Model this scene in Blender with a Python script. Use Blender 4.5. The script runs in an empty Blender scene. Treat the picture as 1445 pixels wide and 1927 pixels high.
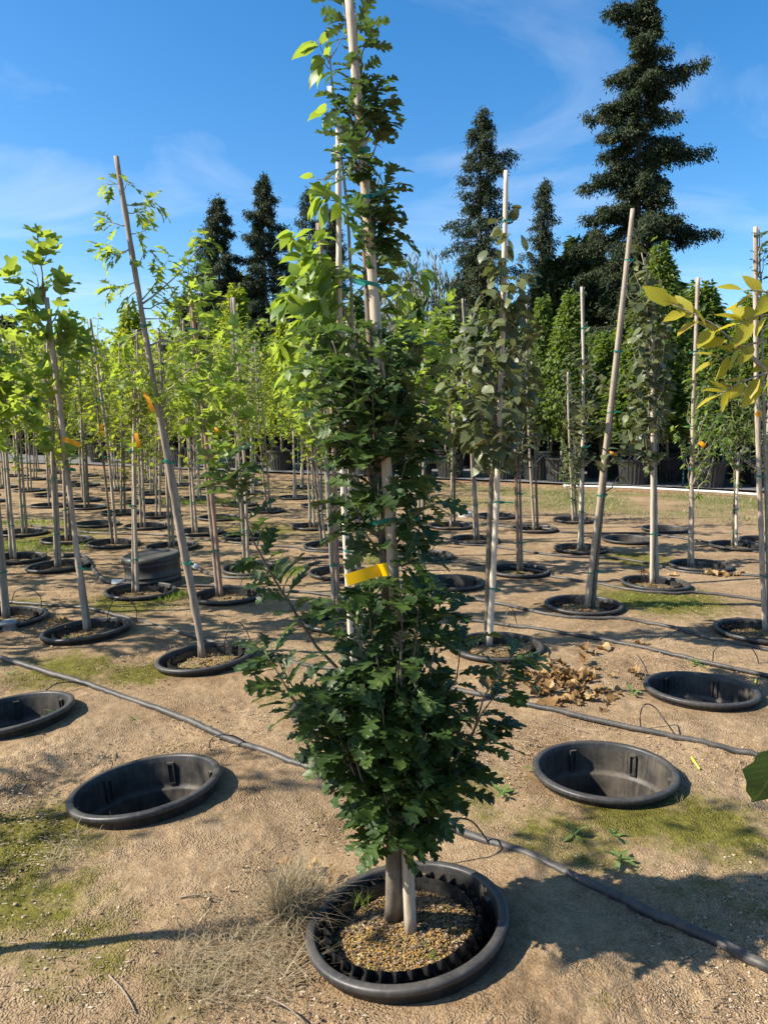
import bpy, math, random
import numpy as np

# ---------------------------------------------------------------- camera, sky, sun
SC = bpy.context.scene
COL = SC.collection
F, PITCH, CAMH = 1448.0, math.radians(7.4), 1.5
cam_d = bpy.data.cameras.new('camera'); cam = bpy.data.objects.new('camera', cam_d); COL.objects.link(cam)
cam.location = (0, 0, CAMH); cam.rotation_euler = (math.radians(90) - PITCH, 0, 0)
cam_d.sensor_fit = 'VERTICAL'; cam_d.sensor_height = 36.0; cam_d.lens = 36.0 * F / 1927.0
cam_d.clip_start = 0.05; cam_d.clip_end = 3000
SC.camera = cam

SUN_EL = math.radians(39); SUN_AZ = math.radians(-98)      # clockwise from +Y: the sun stands to the left
sd = (math.sin(SUN_AZ) * math.cos(SUN_EL), math.cos(SUN_AZ) * math.cos(SUN_EL), math.sin(SUN_EL))
W = bpy.data.worlds.new('World'); SC.world = W; W.use_nodes = True
nt = W.node_tree; nt.nodes.clear()
def wn(t, **k):
    n = nt.nodes.new(t)
    for a, b in k.items(): setattr(n, a, b)
    return n
wo = wn('ShaderNodeOutputWorld'); bg = wn('ShaderNodeBackground'); bg.inputs[1].default_value = 0.056
sky = wn('ShaderNodeTexSky', sky_type='NISHITA', sun_disc=False, sun_elevation=SUN_EL, sun_rotation=SUN_AZ,
         altitude=60, air_density=1.0, dust_density=0.7, ozone_density=3.2)
hs = wn('ShaderNodeHueSaturation'); hs.inputs['Saturation'].default_value = 1.34; hs.inputs['Value'].default_value = 1.74
nt.links.new(sky.outputs[0], hs.inputs['Color'])
tc = wn('ShaderNodeTexCoord'); sx = wn('ShaderNodeSeparateXYZ'); nt.links.new(tc.outputs['Generated'], sx.inputs[0])
za = wn('ShaderNodeMath', operation='ADD'); za.inputs[1].default_value = 0.12; nt.links.new(sx.outputs[2], za.inputs[0])
dx = wn('ShaderNodeMath', operation='DIVIDE'); nt.links.new(sx.outputs[0], dx.inputs[0]); nt.links.new(za.outputs[0], dx.inputs[1])
dy = wn('ShaderNodeMath', operation='DIVIDE'); nt.links.new(sx.outputs[1], dy.inputs[0]); nt.links.new(za.outputs[0], dy.inputs[1])
cx = wn('ShaderNodeCombineXYZ'); nt.links.new(dx.outputs[0], cx.inputs[0]); nt.links.new(dy.outputs[0], cx.inputs[1])
mp = wn('ShaderNodeMapping'); mp.inputs['Scale'].default_value = (0.85, 1.15, 1); mp.inputs['Rotation'].default_value = (0, 0, 0.25); mp.inputs['Location'].default_value = (2.1, 4.6, 0)
nt.links.new(cx.outputs[0], mp.inputs[0])
n1 = wn('ShaderNodeTexNoise'); n1.inputs['Scale'].default_value = 1.15; n1.inputs['Detail'].default_value = 9; n1.inputs['Roughness'].default_value = 0.56; n1.inputs['Distortion'].default_value = 0.7
nt.links.new(mp.outputs[0], n1.inputs['Vector'])
rp = wn('ShaderNodeValToRGB'); rp.color_ramp.elements[0].position = 0.49; rp.color_ramp.elements[1].position = 0.84
nt.links.new(n1.outputs[0], rp.inputs[0])
cf = wn('ShaderNodeMath', operation='MULTIPLY'); cf.inputs[1].default_value = 0.46; nt.links.new(rp.outputs[0], cf.inputs[0])
cm = wn('ShaderNodeMix', data_type='RGBA'); nt.links.new(cf.outputs[0], cm.inputs[0]); nt.links.new(hs.outputs[0], cm.inputs[6]); cm.inputs[7].default_value = (8.6, 9.3, 10.2, 1)
nt.links.new(cm.outputs[2], bg.inputs[0]); nt.links.new(bg.outputs[0], wo.inputs[0])

sun_d = bpy.data.lights.new('sun', 'SUN'); sun = bpy.data.objects.new('sun', sun_d); COL.objects.link(sun)
sun_d.energy = 5.0; sun_d.angle = math.radians(0.53); sun_d.color = (1.0, 0.925, 0.80)
from mathutils import Vector, Matrix
sun.rotation_euler = Vector(sd).to_track_quat('Z', 'Y').to_euler(); sun.location = (-20, 0, 30)
SC.view_settings.view_transform = 'Standard'; SC.view_settings.look = 'None'; SC.view_settings.exposure = 1.12; SC.view_settings.gamma = 1.0
SC.view_settings.use_curve_mapping = False
SC.render.engine = 'CYCLES'
cy = SC.cycles
cy.use_denoising = True; cy.max_bounces = 6; cy.diffuse_bounces = 3; cy.glossy_bounces = 2; cy.transmission_bounces = 4; cy.transparent_max_bounces = 4
cy.caustics_reflective = False; cy.caustics_refractive = False; cy.use_adaptive_sampling = True; cy.adaptive_threshold = 0.015

# ---------------------------------------------------------------- helpers
rng = np.random.default_rng(7); random.seed(7)
CAM = np.array([0, 0, CAMH])
def ray(x, y):
    u = (x - 722.5) / F; v = -(y - 963.5) / F
    return np.array([u, math.cos(PITCH) + v * math.sin(PITCH), -math.sin(PITCH) + v * math.cos(PITCH)])
def G(x, y, z=0.0):                       # pixel -> point on the ground (height z)
    d = ray(x, y); return CAM + d * ((z - CAMH) / d[2])
def PY(x, y, Y):                          # pixel -> point on the upright plane at distance Y
    d = ray(x, y); return CAM + d * (Y / d[1])
def toscreen(p):
    p = np.asarray(p) - CAM
    dep = p[..., 1] * math.cos(PITCH) - p[..., 2] * math.sin(PITCH)
    up = p[..., 1] * math.sin(PITCH) + p[..., 2] * math.cos(PITCH)
    return 722.5 + F * p[..., 0] / dep, 963.5 - F * up / dep

def hsh(ix, iy, seed):
    n = (ix.astype(np.int64) * 374761393 + iy.astype(np.int64) * 668265263 + seed * 1442695041) & 0xFFFFFFFF
    n = ((n ^ (n >> 13)) * 1274126177) & 0xFFFFFFFF
    return ((n ^ (n >> 16)) & 0xFFFF) / 65535.0
def vn(x, y, s=1.0, seed=0):
    x = np.asarray(x, float) * s; y = np.asarray(y, float) * s
    ix = np.floor(x); iy = np.floor(y); fx = x - ix; fy = y - iy
    fx = fx * fx * (3 - 2 * fx); fy = fy * fy * (3 - 2 * fy)
    a = hsh(ix, iy, seed); b = hsh(ix + 1, iy, seed); c = hsh(ix, iy + 1, seed); d = hsh(ix + 1, iy + 1, seed)
    return (a * (1 - fx) + b * fx) * (1 - fy) + (c * (1 - fx) + d * fx) * fy
def fbm(x, y, s=1.0, o=4, seed=0, g=0.5):
    t = 0; a = 1; n = 0
    for i in range(o):
        t = t + a * vn(x, y, s * 2 ** i, seed + i * 17); n += a; a *= g
    return t / n
def gz0(x, y):                            # broad lie of the land
    return 0.05 * (fbm(x, y, 0.55, 3, 5) - 0.5)

class MB:
    def __init__(s): s.v = []; s.f = []; s.n = 0; s.a = []
    def add(s, V, Fs, var=None):
        V = np.asarray(V, float).reshape(-1, 3)
        for f in (Fs if isinstance(Fs, list) else [Fs]):
            f = np.asarray(f, np.int64)
            if len(f): s.f.append(f + s.n)
        s.v.append(V); s.n += len(V)
        s.a.append(np.full(len(V), rng.random()) if var is None else np.broadcast_to(var, len(V)))
        return s
    def tube(s, pts, rad, sides=6, cap=True, var=None):
        P = np.asarray(pts, float); n = len(P)
        R = np.broadcast_to(np.asarray(rad, float), n)
        T = np.gradient(P, axis=0); T /= np.linalg.norm(T, axis=1, keepdims=True) + 1e-9
        ref = np.array([0, 0, 1.0]) if abs(T[:, 2]).mean() < 0.8 else np.array([1.0, 0, 0])
        A = np.cross(T, ref); A /= np.linalg.norm(A, axis=1, keepdims=True) + 1e-9
        B = np.cross(T, A)
        th = np.linspace(0, 2 * math.pi, sides, endpoint=False)
        V = P[:, None] + R[:, None, None] * (np.cos(th)[None, :, None] * A[:, None] + np.sin(th)[None, :, None] * B[:, None])
        i = np.arange(n - 1)[:, None] * sides; j = np.arange(sides)[None]; k = (j + 1) % sides
        Q = np.stack([i + j, i + k, i + sides + k, i + sides + j], -1).reshape(-1, 4)
        Fs = [Q]
        V = V.reshape(-1, 3)
        if cap:
            V = np.vstack([V, P[:1], P[-1:]]); c0 = n * sides; c1 = c0 + 1
            jj = np.arange(sides); kk = (jj + 1) % sides; o = (n - 1) * sides
            Fs.append(np.stack([np.full(sides, c0), kk, jj], -1)); Fs.append(np.stack([np.full(sides, c1), o + jj, o + kk], -1))
        return s.add(V, Fs, var)
    def lathe(s, prof, seg=48, c=(0, 0, 0), wob=None, var=None):
        prof = np.asarray(prof, float); n = len(prof)
        th = np.linspace(0, 2 * math.pi, seg, endpoint=False)
        V = np.zeros((n, seg, 3)); V[..., 0] = prof[:, :1] * np.cos(th); V[..., 1] = prof[:, :1] * np.sin(th); V[..., 2] = prof[:, 1:2]
        if wob is not None: V = wob(V, th)
        i = np.arange(n - 1)[:, None] * seg; j = np.arange(seg)[None]; k = (j + 1) % seg
        Q = np.stack([i + j, i + k, i + seg + k, i + seg + j], -1).reshape(-1, 4)
        return s.add(V.reshape(-1, 3) + np.asarray(c), Q, var)
    def box(s, c, sx, sy, sz, rot=0.0, var=None):
        v = np.array([[x, y, z] for z in (-1, 1) for y in (-1, 1) for x in (-1, 1)], float) * np.array([sx, sy, sz]) / 2
        ca, sa = math.cos(rot), math.sin(rot)
        v = np.stack([v[:, 0] * ca - v[:, 1] * sa, v[:, 0] * sa + v[:, 1] * ca, v[:, 2]], -1) + np.asarray(c)
        return s.add(v, np.array([[0, 2, 3, 1], [4, 5, 7, 6], [0, 1, 5, 4], [2, 6, 7, 3], [0, 4, 6, 2], [1, 3, 7, 5]]), var)
    def mesh(s, name, mat, smooth=True):
        return mesh_np(name, np.vstack(s.v), s.f, mat, smooth, {'var': np.concatenate(s.a)})
    def obj(s, name, mat, parent=None, loc=None, smooth=True):
        return link(name, s.mesh(name, mat, smooth), parent, loc)

def mesh_np(name, V, Fs, mat, smooth=True, attrs=None):
    me = bpy.data.meshes.new(name)
    me.vertices.add(len(V)); me.vertices.foreach_set('co', np.ascontiguousarray(V, np.float32).ravel())
    cnt = np.concatenate([np.full(len(f), f.shape[1], np.int32) for f in Fs]) if Fs else np.zeros(0, np.int32)
    idx = np.concatenate([f.ravel() for f in Fs]).astype(np.int32)
    st = np.concatenate([[0], np.cumsum(cnt)[:-1]]).astype(np.int32)
    me.loops.add(len(idx)); me.loops.foreach_set('vertex_index', idx)
    me.polygons.add(len(cnt)); me.polygons.foreach_set('loop_start', st)
    try: me.polygons.foreach_set('loop_total', cnt)
    except Exception: pass
    me.update(calc_edges=True)
    me.polygons.foreach_set('use_smooth', np.full(len(cnt), bool(smooth)))
    for k, a in (attrs or {}).items():
        at = me.attributes.new(k, 'FLOAT', 'POINT'); at.data.foreach_set('value', np.asarray(a, np.float32))
    me.materials.append(mat); me.validate()
    return me
def link(name, data, parent=None, loc=None):
    o = bpy.data.objects.new(name, data); COL.objects.link(o)
    if parent is not None: o.parent = parent
    if loc is not None: o.location = loc
    return o
def tag(o, label=None, cat=None, group=None, kind=None):
    if label: o['label'] = label
    if cat: o['category'] = cat
    if group: o['group'] = group
    if kind: o['kind'] = kind
    return o
def empty(name, loc, label, cat, group=None, rz=0.0):
    o = bpy.data.objects.new(name, None); COL.objects.link(o); o.location = loc; o.rotation_euler = (0, 0, rz); o.empty_display_size = 0.1
    return tag(o, label, cat, group)
def copy_tree(o, parent=None):
    c = o.copy(); COL.objects.link(c); c.parent = parent
    for ch in list(o.children): copy_tree(ch, c)
    return c
def smooth_path(pts, n=24):
    P = np.asarray(pts, float); m = len(P)
    if m < 3: return np.stack([np.linspace(P[0][i], P[-1][i], n) for i in range(3)], -1)
    d = np.concatenate([[0], np.cumsum(np.linalg.norm(np.diff(P, axis=0), axis=1))])
    E = np.vstack([2 * P[0] - P[1], P, 2 * P[-1] - P[-2]])
    out = []
    for t in np.linspace(0, d[-1] - 1e-6, n):
        i = int(np.searchsorted(d, t, 'right') - 1); i = min(i, m - 2)
        u = (t - d[i]) / (d[i + 1] - d[i] + 1e-9); a, b, c, e = E[i], E[i + 1], E[i + 2], E[i + 3]
        out.append(0.5 * (2 * b + (c - a) * u + (2 * a - 5 * b + 4 * c - e) * u * u + (3 * b - a - 3 * c + e) * u ** 3))
    return np.array(out)

# ---------------------------------------------------------------- materials
def mat(name):
    m = bpy.data.materials.new(name); m.use_nodes = True; m.node_tree.nodes.clear()
    t = m.node_tree; o = t.nodes.new('ShaderNodeOutputMaterial')
    return m, t, o
def nd(t, ty, **k):
    n = t.nodes.new(ty)
    for a, b in k.items():
        if a.startswith('i_'): n.inputs[a[2:].replace('_', ' ')].default_value = b
        else: setattr(n, a, b)
    return n
def mixc(t, fac, a, b, mode='MIX'):
    n = t.nodes.new('ShaderNodeMix'); n.data_type = 'RGBA'; n.blend_type = mode
    for i, v in ((0, fac), (6, a), (7, b)):
        if hasattr(v, 'is_linked') or isinstance(v, bpy.types.NodeSocket): t.links.new(v, n.inputs[i])
        else: n.inputs[i].default_value = v if i == 0 else (*v, 1)
    return n.outputs[2]
def math_(t, op, a, b=0.0, c=None):
    n = t.nodes.new('ShaderNodeMath'); n.operation = op
    for i, v in enumerate((a, b) if c is None else (a, b, c)):
        if isinstance(v, bpy.types.NodeSocket): t.links.new(v, n.inputs[i])
        else: n.inputs[i].default_value = v
    return n.outputs[0]
def noise(t, scale, detail=4, rough=0.55, vec=None, dist=0.0):
    n = nd(t, 'ShaderNodeTexNoise'); n.inputs['Scale'].default_value = scale; n.inputs['Detail'].default_value = detail
    n.inputs['Roughness'].default_value = rough; n.inputs['Distortion'].default_value = dist
    if vec is not None: t.links.new(vec, n.inputs['Vector'])
    return n.outputs[0]
def ramp(t, fac, stops):
    n = t.nodes.new('ShaderNodeValToRGB'); e = n.color_ramp.elements
    while len(e) < len(stops): e.new(0.5)
    for q, (p, c) in zip(e, stops): q.position = p; q.color = (*c, 1) if len(c) == 3 else c
    t.links.new(fac, n.inputs[0]); return n.outputs[0]
def gray(t, fac, a, b): return ramp(t, fac, [(a, (0, 0, 0)), (b, (1, 1, 1))])
def attr(t, name):
    n = t.nodes.new('ShaderNodeAttribute'); n.attribute_name = name; return n.outputs['Fac']
def bump(t, h, strength=0.3, dist=0.01):
    n = t.nodes.new('ShaderNodeBump'); n.inputs['Strength'].default_value = strength; n.inputs['Distance'].default_value = dist
    t.links.new(h, n.inputs['Height']); return n.outputs[0]
def pbsdf(t, o, col, rough=0.7, spec=0.3, normal=None, link_out=True):
    p = t.nodes.new('ShaderNodeBsdfPrincipled')
    for k, v in (('Base Color', col), ('Roughness', rough), ('Specular IOR Level', spec)):
        if isinstance(v, bpy.types.NodeSocket): t.links.new(v, p.inputs[k])
        else: p.inputs[k].default_value = (*v, 1) if k == 'Base Color' else v
    if normal is not None: t.links.new(normal, p.inputs['Normal'])
    if link_out: t.links.new(p.outputs[0], o.inputs[0])
    return p
def objco(t): return t.nodes.new('ShaderNodeTexCoord').outputs['Object']
def geopos(t): return t.nodes.new('ShaderNodeNewGeometry').outputs['Position']
def rnd(t):
    a = math_(t, 'ADD', attr(t, 'var'), t.nodes.new('ShaderNodeObjectInfo').outputs['Random'])
    return math_(t, 'FRACT', a)

def leaf_mat(name, cols, trans=0.4, tcol=None, rough=0.45, spec=0.35, back=None, vein=False):
    m, t, o = mat(name)
    r = rnd(t)
    st = [(i / (len(cols) - 1), c) for i, c in enumerate(cols)]
    c = ramp(t, r, st)
    c = mixc(t, gray(t, noise(t, 30, 3, vec=objco(t)), 0.45, 0.75), c, mixc(t, 1.0, c, (0.75, 0.8, 0.6), 'MULTIPLY'))
    if vein:
        sp = t.nodes.new('ShaderNodeSeparateXYZ'); t.links.new(objco(t), sp.inputs[0])
        ax = math_(t, 'ABSOLUTE', sp.outputs[0])
        sv = math_(t, 'SINE', math_(t, 'MULTIPLY', math_(t, 'SUBTRACT', sp.outputs[1], math_(t, 'MULTIPLY', ax, 0.9)), 62.0))
        vm = math_(t, 'MAXIMUM', math_(t, 'MULTIPLY', gray(t, sv, 0.80, 1.0), 0.45), math_(t, 'LESS_THAN', ax, 0.011))
        c = mixc(t, math_(t, 'MULTIPLY', vm, 0.38), c, mixc(t, 0.6, c, (0.36, 0.40, 0.16)))
        sptn = gray(t, noise(t, 7, 5, 0.7, objco(t)), 0.62, 0.72)
        c = mixc(t, math_(t, 'MULTIPLY', sptn, 0.35), c, (0.16, 0.11, 0.03))
    if back:
        g = t.nodes.new('ShaderNodeNewGeometry').outputs['Backfacing']
        c = mixc(t, g, c, mixc(t, 0.55, c, back))
    p = pbsdf(t, o, c, rough, spec, link_out=False)
    tr = t.nodes.new('ShaderNodeBsdfTranslucent')
    tcv = mixc(t, 0.75, c, tcol or (0.25, 0.36, 0.03)); t.links.new(tcv, tr.inputs[0])
    mx = t.nodes.new('ShaderNodeMixShader'); mx.inputs[0].default_value = trans
    t.links.new(p.outputs[0], mx.inputs[1]); t.links.new(tr.outputs[0], mx.inputs[2]); t.links.new(mx.outputs[0], o.inputs[0])
    return m
M = {}
_lm = leaf_mat
def leaf_mat(name, *a, **k):
    M[name] = _lm(name + '_veined', *a, **{**k, 'vein': True}); return _lm(name, *a, **k)
M['oak'] = leaf_mat('oak_leaf', [(0.022, 0.043, 0.014), (0.029, 0.057, 0.016), (0.041, 0.075, 0.019), (0.066, 0.105, 0.024)], 0.22, (0.16, 0.30, 0.03), 0.45, 0.25, (0.17, 0.22, 0.12))
M['redoak'] = leaf_mat('red_oak_leaf', [(0.08, 0.15, 0.025), (0.13, 0.22, 0.03), (0.18, 0.27, 0.03)], 0.5, (0.46, 0.58, 0.03), 0.45, 0.4, (0.2, 0.26, 0.1))
M['tulip'] = leaf_mat('tulip_leaf', [(0.11, 0.19, 0.035), (0.16, 0.26, 0.035), (0.21, 0.30, 0.04)], 0.5, (0.50, 0.62, 0.04), 0.42, 0.4, (0.26, 0.32, 0.17))
M['dogwood'] = leaf_mat('dogwood_leaf', [(0.075, 0.145, 0.025), (0.11, 0.19, 0.03), (0.16, 0.24, 0.03)], 0.46, (0.42, 0.55, 0.03), 0.4, 0.4, (0.2, 0.27, 0.12))
M['olive'] = leaf_mat('olive_leaf', [(0.055, 0.07, 0.032), (0.075, 0.09, 0.038), (0.10, 0.115, 0.045), (0.13, 0.14, 0.05)], 0.25, (0.22, 0.26, 0.05), 0.45, 0.4, (0.15, 0.16, 0.09))
M['maple'] = leaf_mat('maple_leaf', [(0.075, 0.135, 0.02), (0.12, 0.195, 0.025), (0.18, 0.25, 0.02), (0.28, 0.29, 0.02)], 0.5, (0.48, 0.55, 0.03), 0.5, 0.3)
M['hornbeam'] = leaf_mat('hornbeam_leaf', [(0.045, 0.08, 0.022), (0.07, 0.115, 0.027), (0.105, 0.15, 0.035), (0.15, 0.175, 0.06)], 0.4, (0.28, 0.40, 0.03), 0.5, 0.35)
M['yellow'] = leaf_mat('yellow_leaf', [(0.34, 0.30, 0.03), (0.42, 0.38, 0.03), (0.36, 0.25, 0.03)], 0.45, (0.6, 0.52, 0.03), 0.45, 0.35)
M['conifer'] = leaf_mat('fir_needle', [(0.020, 0.036, 0.016), (0.030, 0.050, 0.021), (0.045, 0.064, 0.028), (0.072, 0.070, 0.036)], 0.15, (0.08, 0.12, 0.03), 0.6, 0.25)
M['greywood'] = leaf_mat('willow_leaf', [(0.10, 0.115, 0.07), (0.14, 0.15, 0.10), (0.17, 0.18, 0.13)], 0.2, (0.2, 0.25, 0.08), 0.6, 0.2)
M['darkbroad'] = leaf_mat('broad_leaf', [(0.03, 0.05, 0.018), (0.045, 0.07, 0.024), (0.07, 0.095, 0.03), (0.12, 0.13, 0.06)], 0.25, (0.12, 0.18, 0.03), 0.5, 0.3)
M['weed'] = leaf_mat('weed_leaf', [(0.12, 0.19, 0.05), (0.16, 0.24, 0.07), (0.2, 0.28, 0.1)], 0.35, (0.3, 0.42, 0.06), 0.5, 0.3)
M['grass'] = leaf_mat('grass_blade', [(0.12, 0.2, 0.025), (0.17, 0.26, 0.03), (0.22, 0.28, 0.05)], 0.4, (0.35, 0.48, 0.04), 0.5, 0.3)
M['turf'] = leaf_mat('turf_blade', [(0.13, 0.16, 0.04), (0.2, 0.2, 0.07), (0.33, 0.27, 0.14), (0.42, 0.35, 0.2)], 0.3, (0.35, 0.38, 0.1), 0.6, 0.2)
M['mossb'] = leaf_mat('moss_frond', [(0.09, 0.085, 0.018), (0.14, 0.13, 0.025), (0.2, 0.17, 0.04)], 0.25, (0.25, 0.24, 0.03), 0.7, 0.15)
M['straw'] = leaf_mat('straw_blade', [(0.22, 0.165, 0.10), (0.32, 0.25, 0.155), (0.44, 0.36, 0.24)], 0.2, (0.4, 0.3, 0.15), 0.6, 0.25)
M['dryleaf'] = leaf_mat('dry_leaf', [(0.13, 0.07, 0.03), (0.24, 0.135, 0.055), (0.33, 0.20, 0.085), (0.40, 0.28, 0.14)], 0.2, (0.5, 0.28, 0.08), 0.6, 0.25)

def soil_mat():
    m, t, o = mat('nursery_soil'); P = geopos(t)
    big = math_(t, 'ADD', math_(t, 'MULTIPLY', noise(t, 1.1, 5, 0.6, P), 0.6), math_(t, 'MULTIPLY', noise(t, 4.5, 5, 0.65, P), 0.4)); fine = noise(t, 22, 6, 0.65, P); grain = noise(t, 120, 4, 0.7, P)
    c = ramp(t, big, [(0.28, (0.215, 0.142, 0.077)), (0.45, (0.365, 0.258, 0.152)), (0.7, (0.475, 0.355, 0.222))])
    c = mixc(t, gray(t, fine, 0.35, 0.7), mixc(t, 1.0, c, (0.70, 0.66, 0.60), 'MULTIPLY'), c)
    c = mixc(t, math_(t, 'MULTIPLY', gray(t, grain, 0.52, 0.72), 0.4), c, (0.52, 0.42, 0.29))
    c = mixc(t, math_(t, 'MULTIPLY', gray(t, noise(t, 60, 3, 0.6, P), 0.62, 0.72), 0.55), c, (0.16, 0.10, 0.055))
    # rust coloured strip by the yard
    c = mixc(t, attr(t, 'red'), c, ramp(t, noise(t, 9, 5, 0.7, P), [(0.3, (0.27, 0.135, 0.075)), (0.7, (0.42, 0.27, 0.17))]))
    turf = ramp(t, noise(t, 14, 6, 0.7, P), [(0.3, (0.09, 0.11, 0.03)), (0.55, (0.19, 0.18, 0.07)), (0.75, (0.36, 0.29, 0.16))])
    c = mixc(t, attr(t, 'turf'), c, turf)
    ms = math_(t, 'ADD', attr(t, 'moss'), math_(t, 'MULTIPLY', math_(t, 'SUBTRACT', noise(t, 9, 6, 0.7, P), 0.5), 1.5))
    mossc = ramp(t, noise(t, 34, 4, 0.6, P), [(0.3, (0.095, 0.092, 0.018)), (0.6, (0.17, 0.155, 0.03)), (0.8, (0.28, 0.23, 0.075))])
    c = mixc(t, math_(t, 'MULTIPLY', gray(t, ms, 0.42, 0.85), math_(t, 'GREATER_THAN', attr(t, 'moss'), 0.03)), c, mossc)
    c = mixc(t, attr(t, 'rim_dark'), c, mixc(t, 1.0, c, (0.55, 0.5, 0.45), 'MULTIPLY'))
    vo = nd(t, 'ShaderNodeTexVoronoi'); vo.inputs['Scale'].default_value = 150; vo.inputs['Randomness'].default_value = 1.0
    wv = t.nodes.new('ShaderNodeVectorMath'); wv.operation = 'ADD'; t.links.new(P, wv.inputs[0])
    nz = nd(t, 'ShaderNodeTexNoise'); nz.inputs['Scale'].default_value = 18; t.links.new(P, nz.inputs['Vector'])
    sc_ = t.nodes.new('ShaderNodeVectorMath'); sc_.operation = 'SCALE'; sc_.inputs['Scale'].default_value = 0.035; t.links.new(nz.outputs['Color'], sc_.inputs[0]); t.links.new(sc_.outputs[0], wv.inputs[1]); t.links.new(wv.outputs[0], vo.inputs['Vector'])
    clod = math_(t, 'MULTIPLY', math_(t, 'SUBTRACT', 0.6, vo.outputs['Distance']), gray(t, noise(t, 3.5, 4, 0.65, P), 0.42, 0.68))
    c = mixc(t, math_(t, 'MULTIPLY', gray(t, vo.outputs['Distance'], 0.35, 0.75), 0.6), c, mixc(t, 1.0, c, (0.55, 0.5, 0.45), 'MULTIPLY'))  # shade in the gaps between clods, put into the soil colour
    h = math_(t, 'ADD', math_(t, 'ADD', math_(t, 'MULTIPLY', fine, 0.55), math_(t, 'MULTIPLY', grain, 0.35)), math_(t, 'MULTIPLY', clod, 0.7))
    pbsdf(t, o, c, 0.95, 0.12, bump(t, h, 1.0, 0.02)); return m
M['soil'] = soil_mat()
def plastic_mat(name, base, dust, amt=0.5, rough=0.5, spec=0.35):
    m, t, o = mat(name); P = geopos(t)
    d = math_(t, 'MULTIPLY', gray(t, noise(t, 7, 6, 0.65, P), 0.40, 0.78), amt)
    up = t.nodes.new('ShaderNodeSeparateXYZ'); t.links.new(t.nodes.new('ShaderNodeNewGeometry').outputs['Normal'], up.inputs[0])
    d = math_(t, 'ADD', d, math_(t, 'MULTIPLY', math_(t, 'MAXIMUM', up.outputs[2], 0.0), amt * 0.35))
    mp_ = t.nodes.new('ShaderNodeMapping'); mp_.inputs['Scale'].default_value = (60, 60, 4); t.links.new(P, mp_.inputs[0])
    c = mixc(t, d, base, dust)
    c = mixc(t, math_(t, 'MULTIPLY', gray(t, noise(t, 1.0, 5, 0.7, mp_.outputs[0]), 0.5, 0.75), 0.3), c, dust)
    r = math_(t, 'ADD', math_(t, 'MULTIPLY', noise(t, 25, 4, 0.6, P), 0.3), rough - 0.15)
    pbsdf(t, o, c, r, spec, bump(t, noise(t, 40, 4, 0.6, P), 0.12, 0.004)); return m
M['socket'] = plastic_mat('socket_plastic', (0.020, 0.021, 0.0235), (0.17, 0.145, 0.115), 0.30, 0.46, 0.38)
M['socketin'] = plastic_mat('socket_inner_plastic', (0.020, 0.020, 0.020), (0.22, 0.18, 0.13), 0.48, 0.55, 0.3)
M['pot'] = plastic_mat('pot_plastic', (0.018, 0.018, 0.019), (0.12, 0.105, 0.085), 0.15, 0.24, 0.6)
M['hose'] = plastic_mat('hose_plastic', (0.025, 0.026, 0.029), (0.20, 0.17, 0.13), 0.42, 0.5, 0.3)
M['tubing'] = plastic_mat('micro_tubing', (0.014, 0.014, 0.015), (0.1, 0.09, 0.07), 0.1, 0.4, 0.45)
M['pvc'] = plastic_mat('white_pvc', (0.72, 0.72, 0.70), (0.42, 0.36, 0.28), 0.3, 0.45, 0.4)
M['bigpot'] = plastic_mat('container_plastic', (0.018, 0.019, 0.021), (0.13, 0.12, 0.10), 0.25, 0.45, 0.4)
M['greycap'] = plastic_mat('grey_plastic', (0.20, 0.22, 0.25), (0.3, 0.26, 0.2), 0.3, 0.5, 0.35)
M['rust'] = plastic_mat('muddy_plastic', (0.06, 0.05, 0.045), (0.30, 0.2, 0.12), 0.9, 0.6, 0.25)
def wood_mat(name, c1, c2, c3, sc=(18, 18, 1.6), rough=0.75, bands=None):
    m, t, o = mat(name)
    mp_ = t.nodes.new('ShaderNodeMapping'); mp_.inputs['Scale'].default_value = sc; t.links.new(objco(t), mp_.inputs[0])
    n = noise(t, 3.0, 6, 0.65, mp_.outputs[0], 0.3)
    c = ramp(t, n, [(0.28, c1), (0.5, c2), (0.72, c3)])
    c = mixc(t, math_(t, 'MULTIPLY', math_(t, 'MAXIMUM', math_(t, 'SUBTRACT', rnd(t), 0.35), 0.0), 0.75), c, (0.15, 0.115, 0.09))
    c = mixc(t, math_(t, 'MULTIPLY', gray(t, noise(t, 5, 5, 0.7, objco(t)), 0.48, 0.7), 0.6), c, c1)
    pbsdf(t, o, c, rough, 0.25, bump(t, n, 0.7, 0.006)); return m
M['bamboo'] = wood_mat('bamboo', (0.30, 0.235, 0.165), (0.46, 0.38, 0.28), (0.56, 0.475, 0.36), (30, 30, 1.2), 0.5)
M['stakewood'] = wood_mat('grey_wood', (0.17, 0.125, 0.09), (0.36, 0.295, 0.23), (0.52, 0.45, 0.365))
M['palewood'] = wood_mat('pale_wood', (0.42, 0.345, 0.26), (0.55, 0.47, 0.37), (0.62, 0.54, 0.44), (22, 22, 1.0), 0.6)
M['redwood'] = wood_mat('reddish_wood', (0.20, 0.11, 0.075), (0.32, 0.20, 0.14), (0.42, 0.29, 0.21))
M['bark'] = wood_mat('young_bark', (0.09, 0.075, 0.055), (0.155, 0.13, 0.095), (0.24, 0.21, 0.165), (14, 14, 6), 0.85)
M['greybark'] = wood_mat('pale_bark', (0.19, 0.165, 0.125), (0.30, 0.265, 0.21), (0.42, 0.38, 0.30), (12, 12, 7), 0.85)
M['firbark'] = wood_mat('fir_bark', (0.05, 0.04, 0.032), (0.09, 0.072, 0.058), (0.14, 0.115, 0.09), (4, 4, 0.6), 0.9)
M['twig'] = wood_mat('dry_twig', (0.14, 0.105, 0.075), (0.24, 0.185, 0.13), (0.38, 0.31, 0.23))
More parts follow.
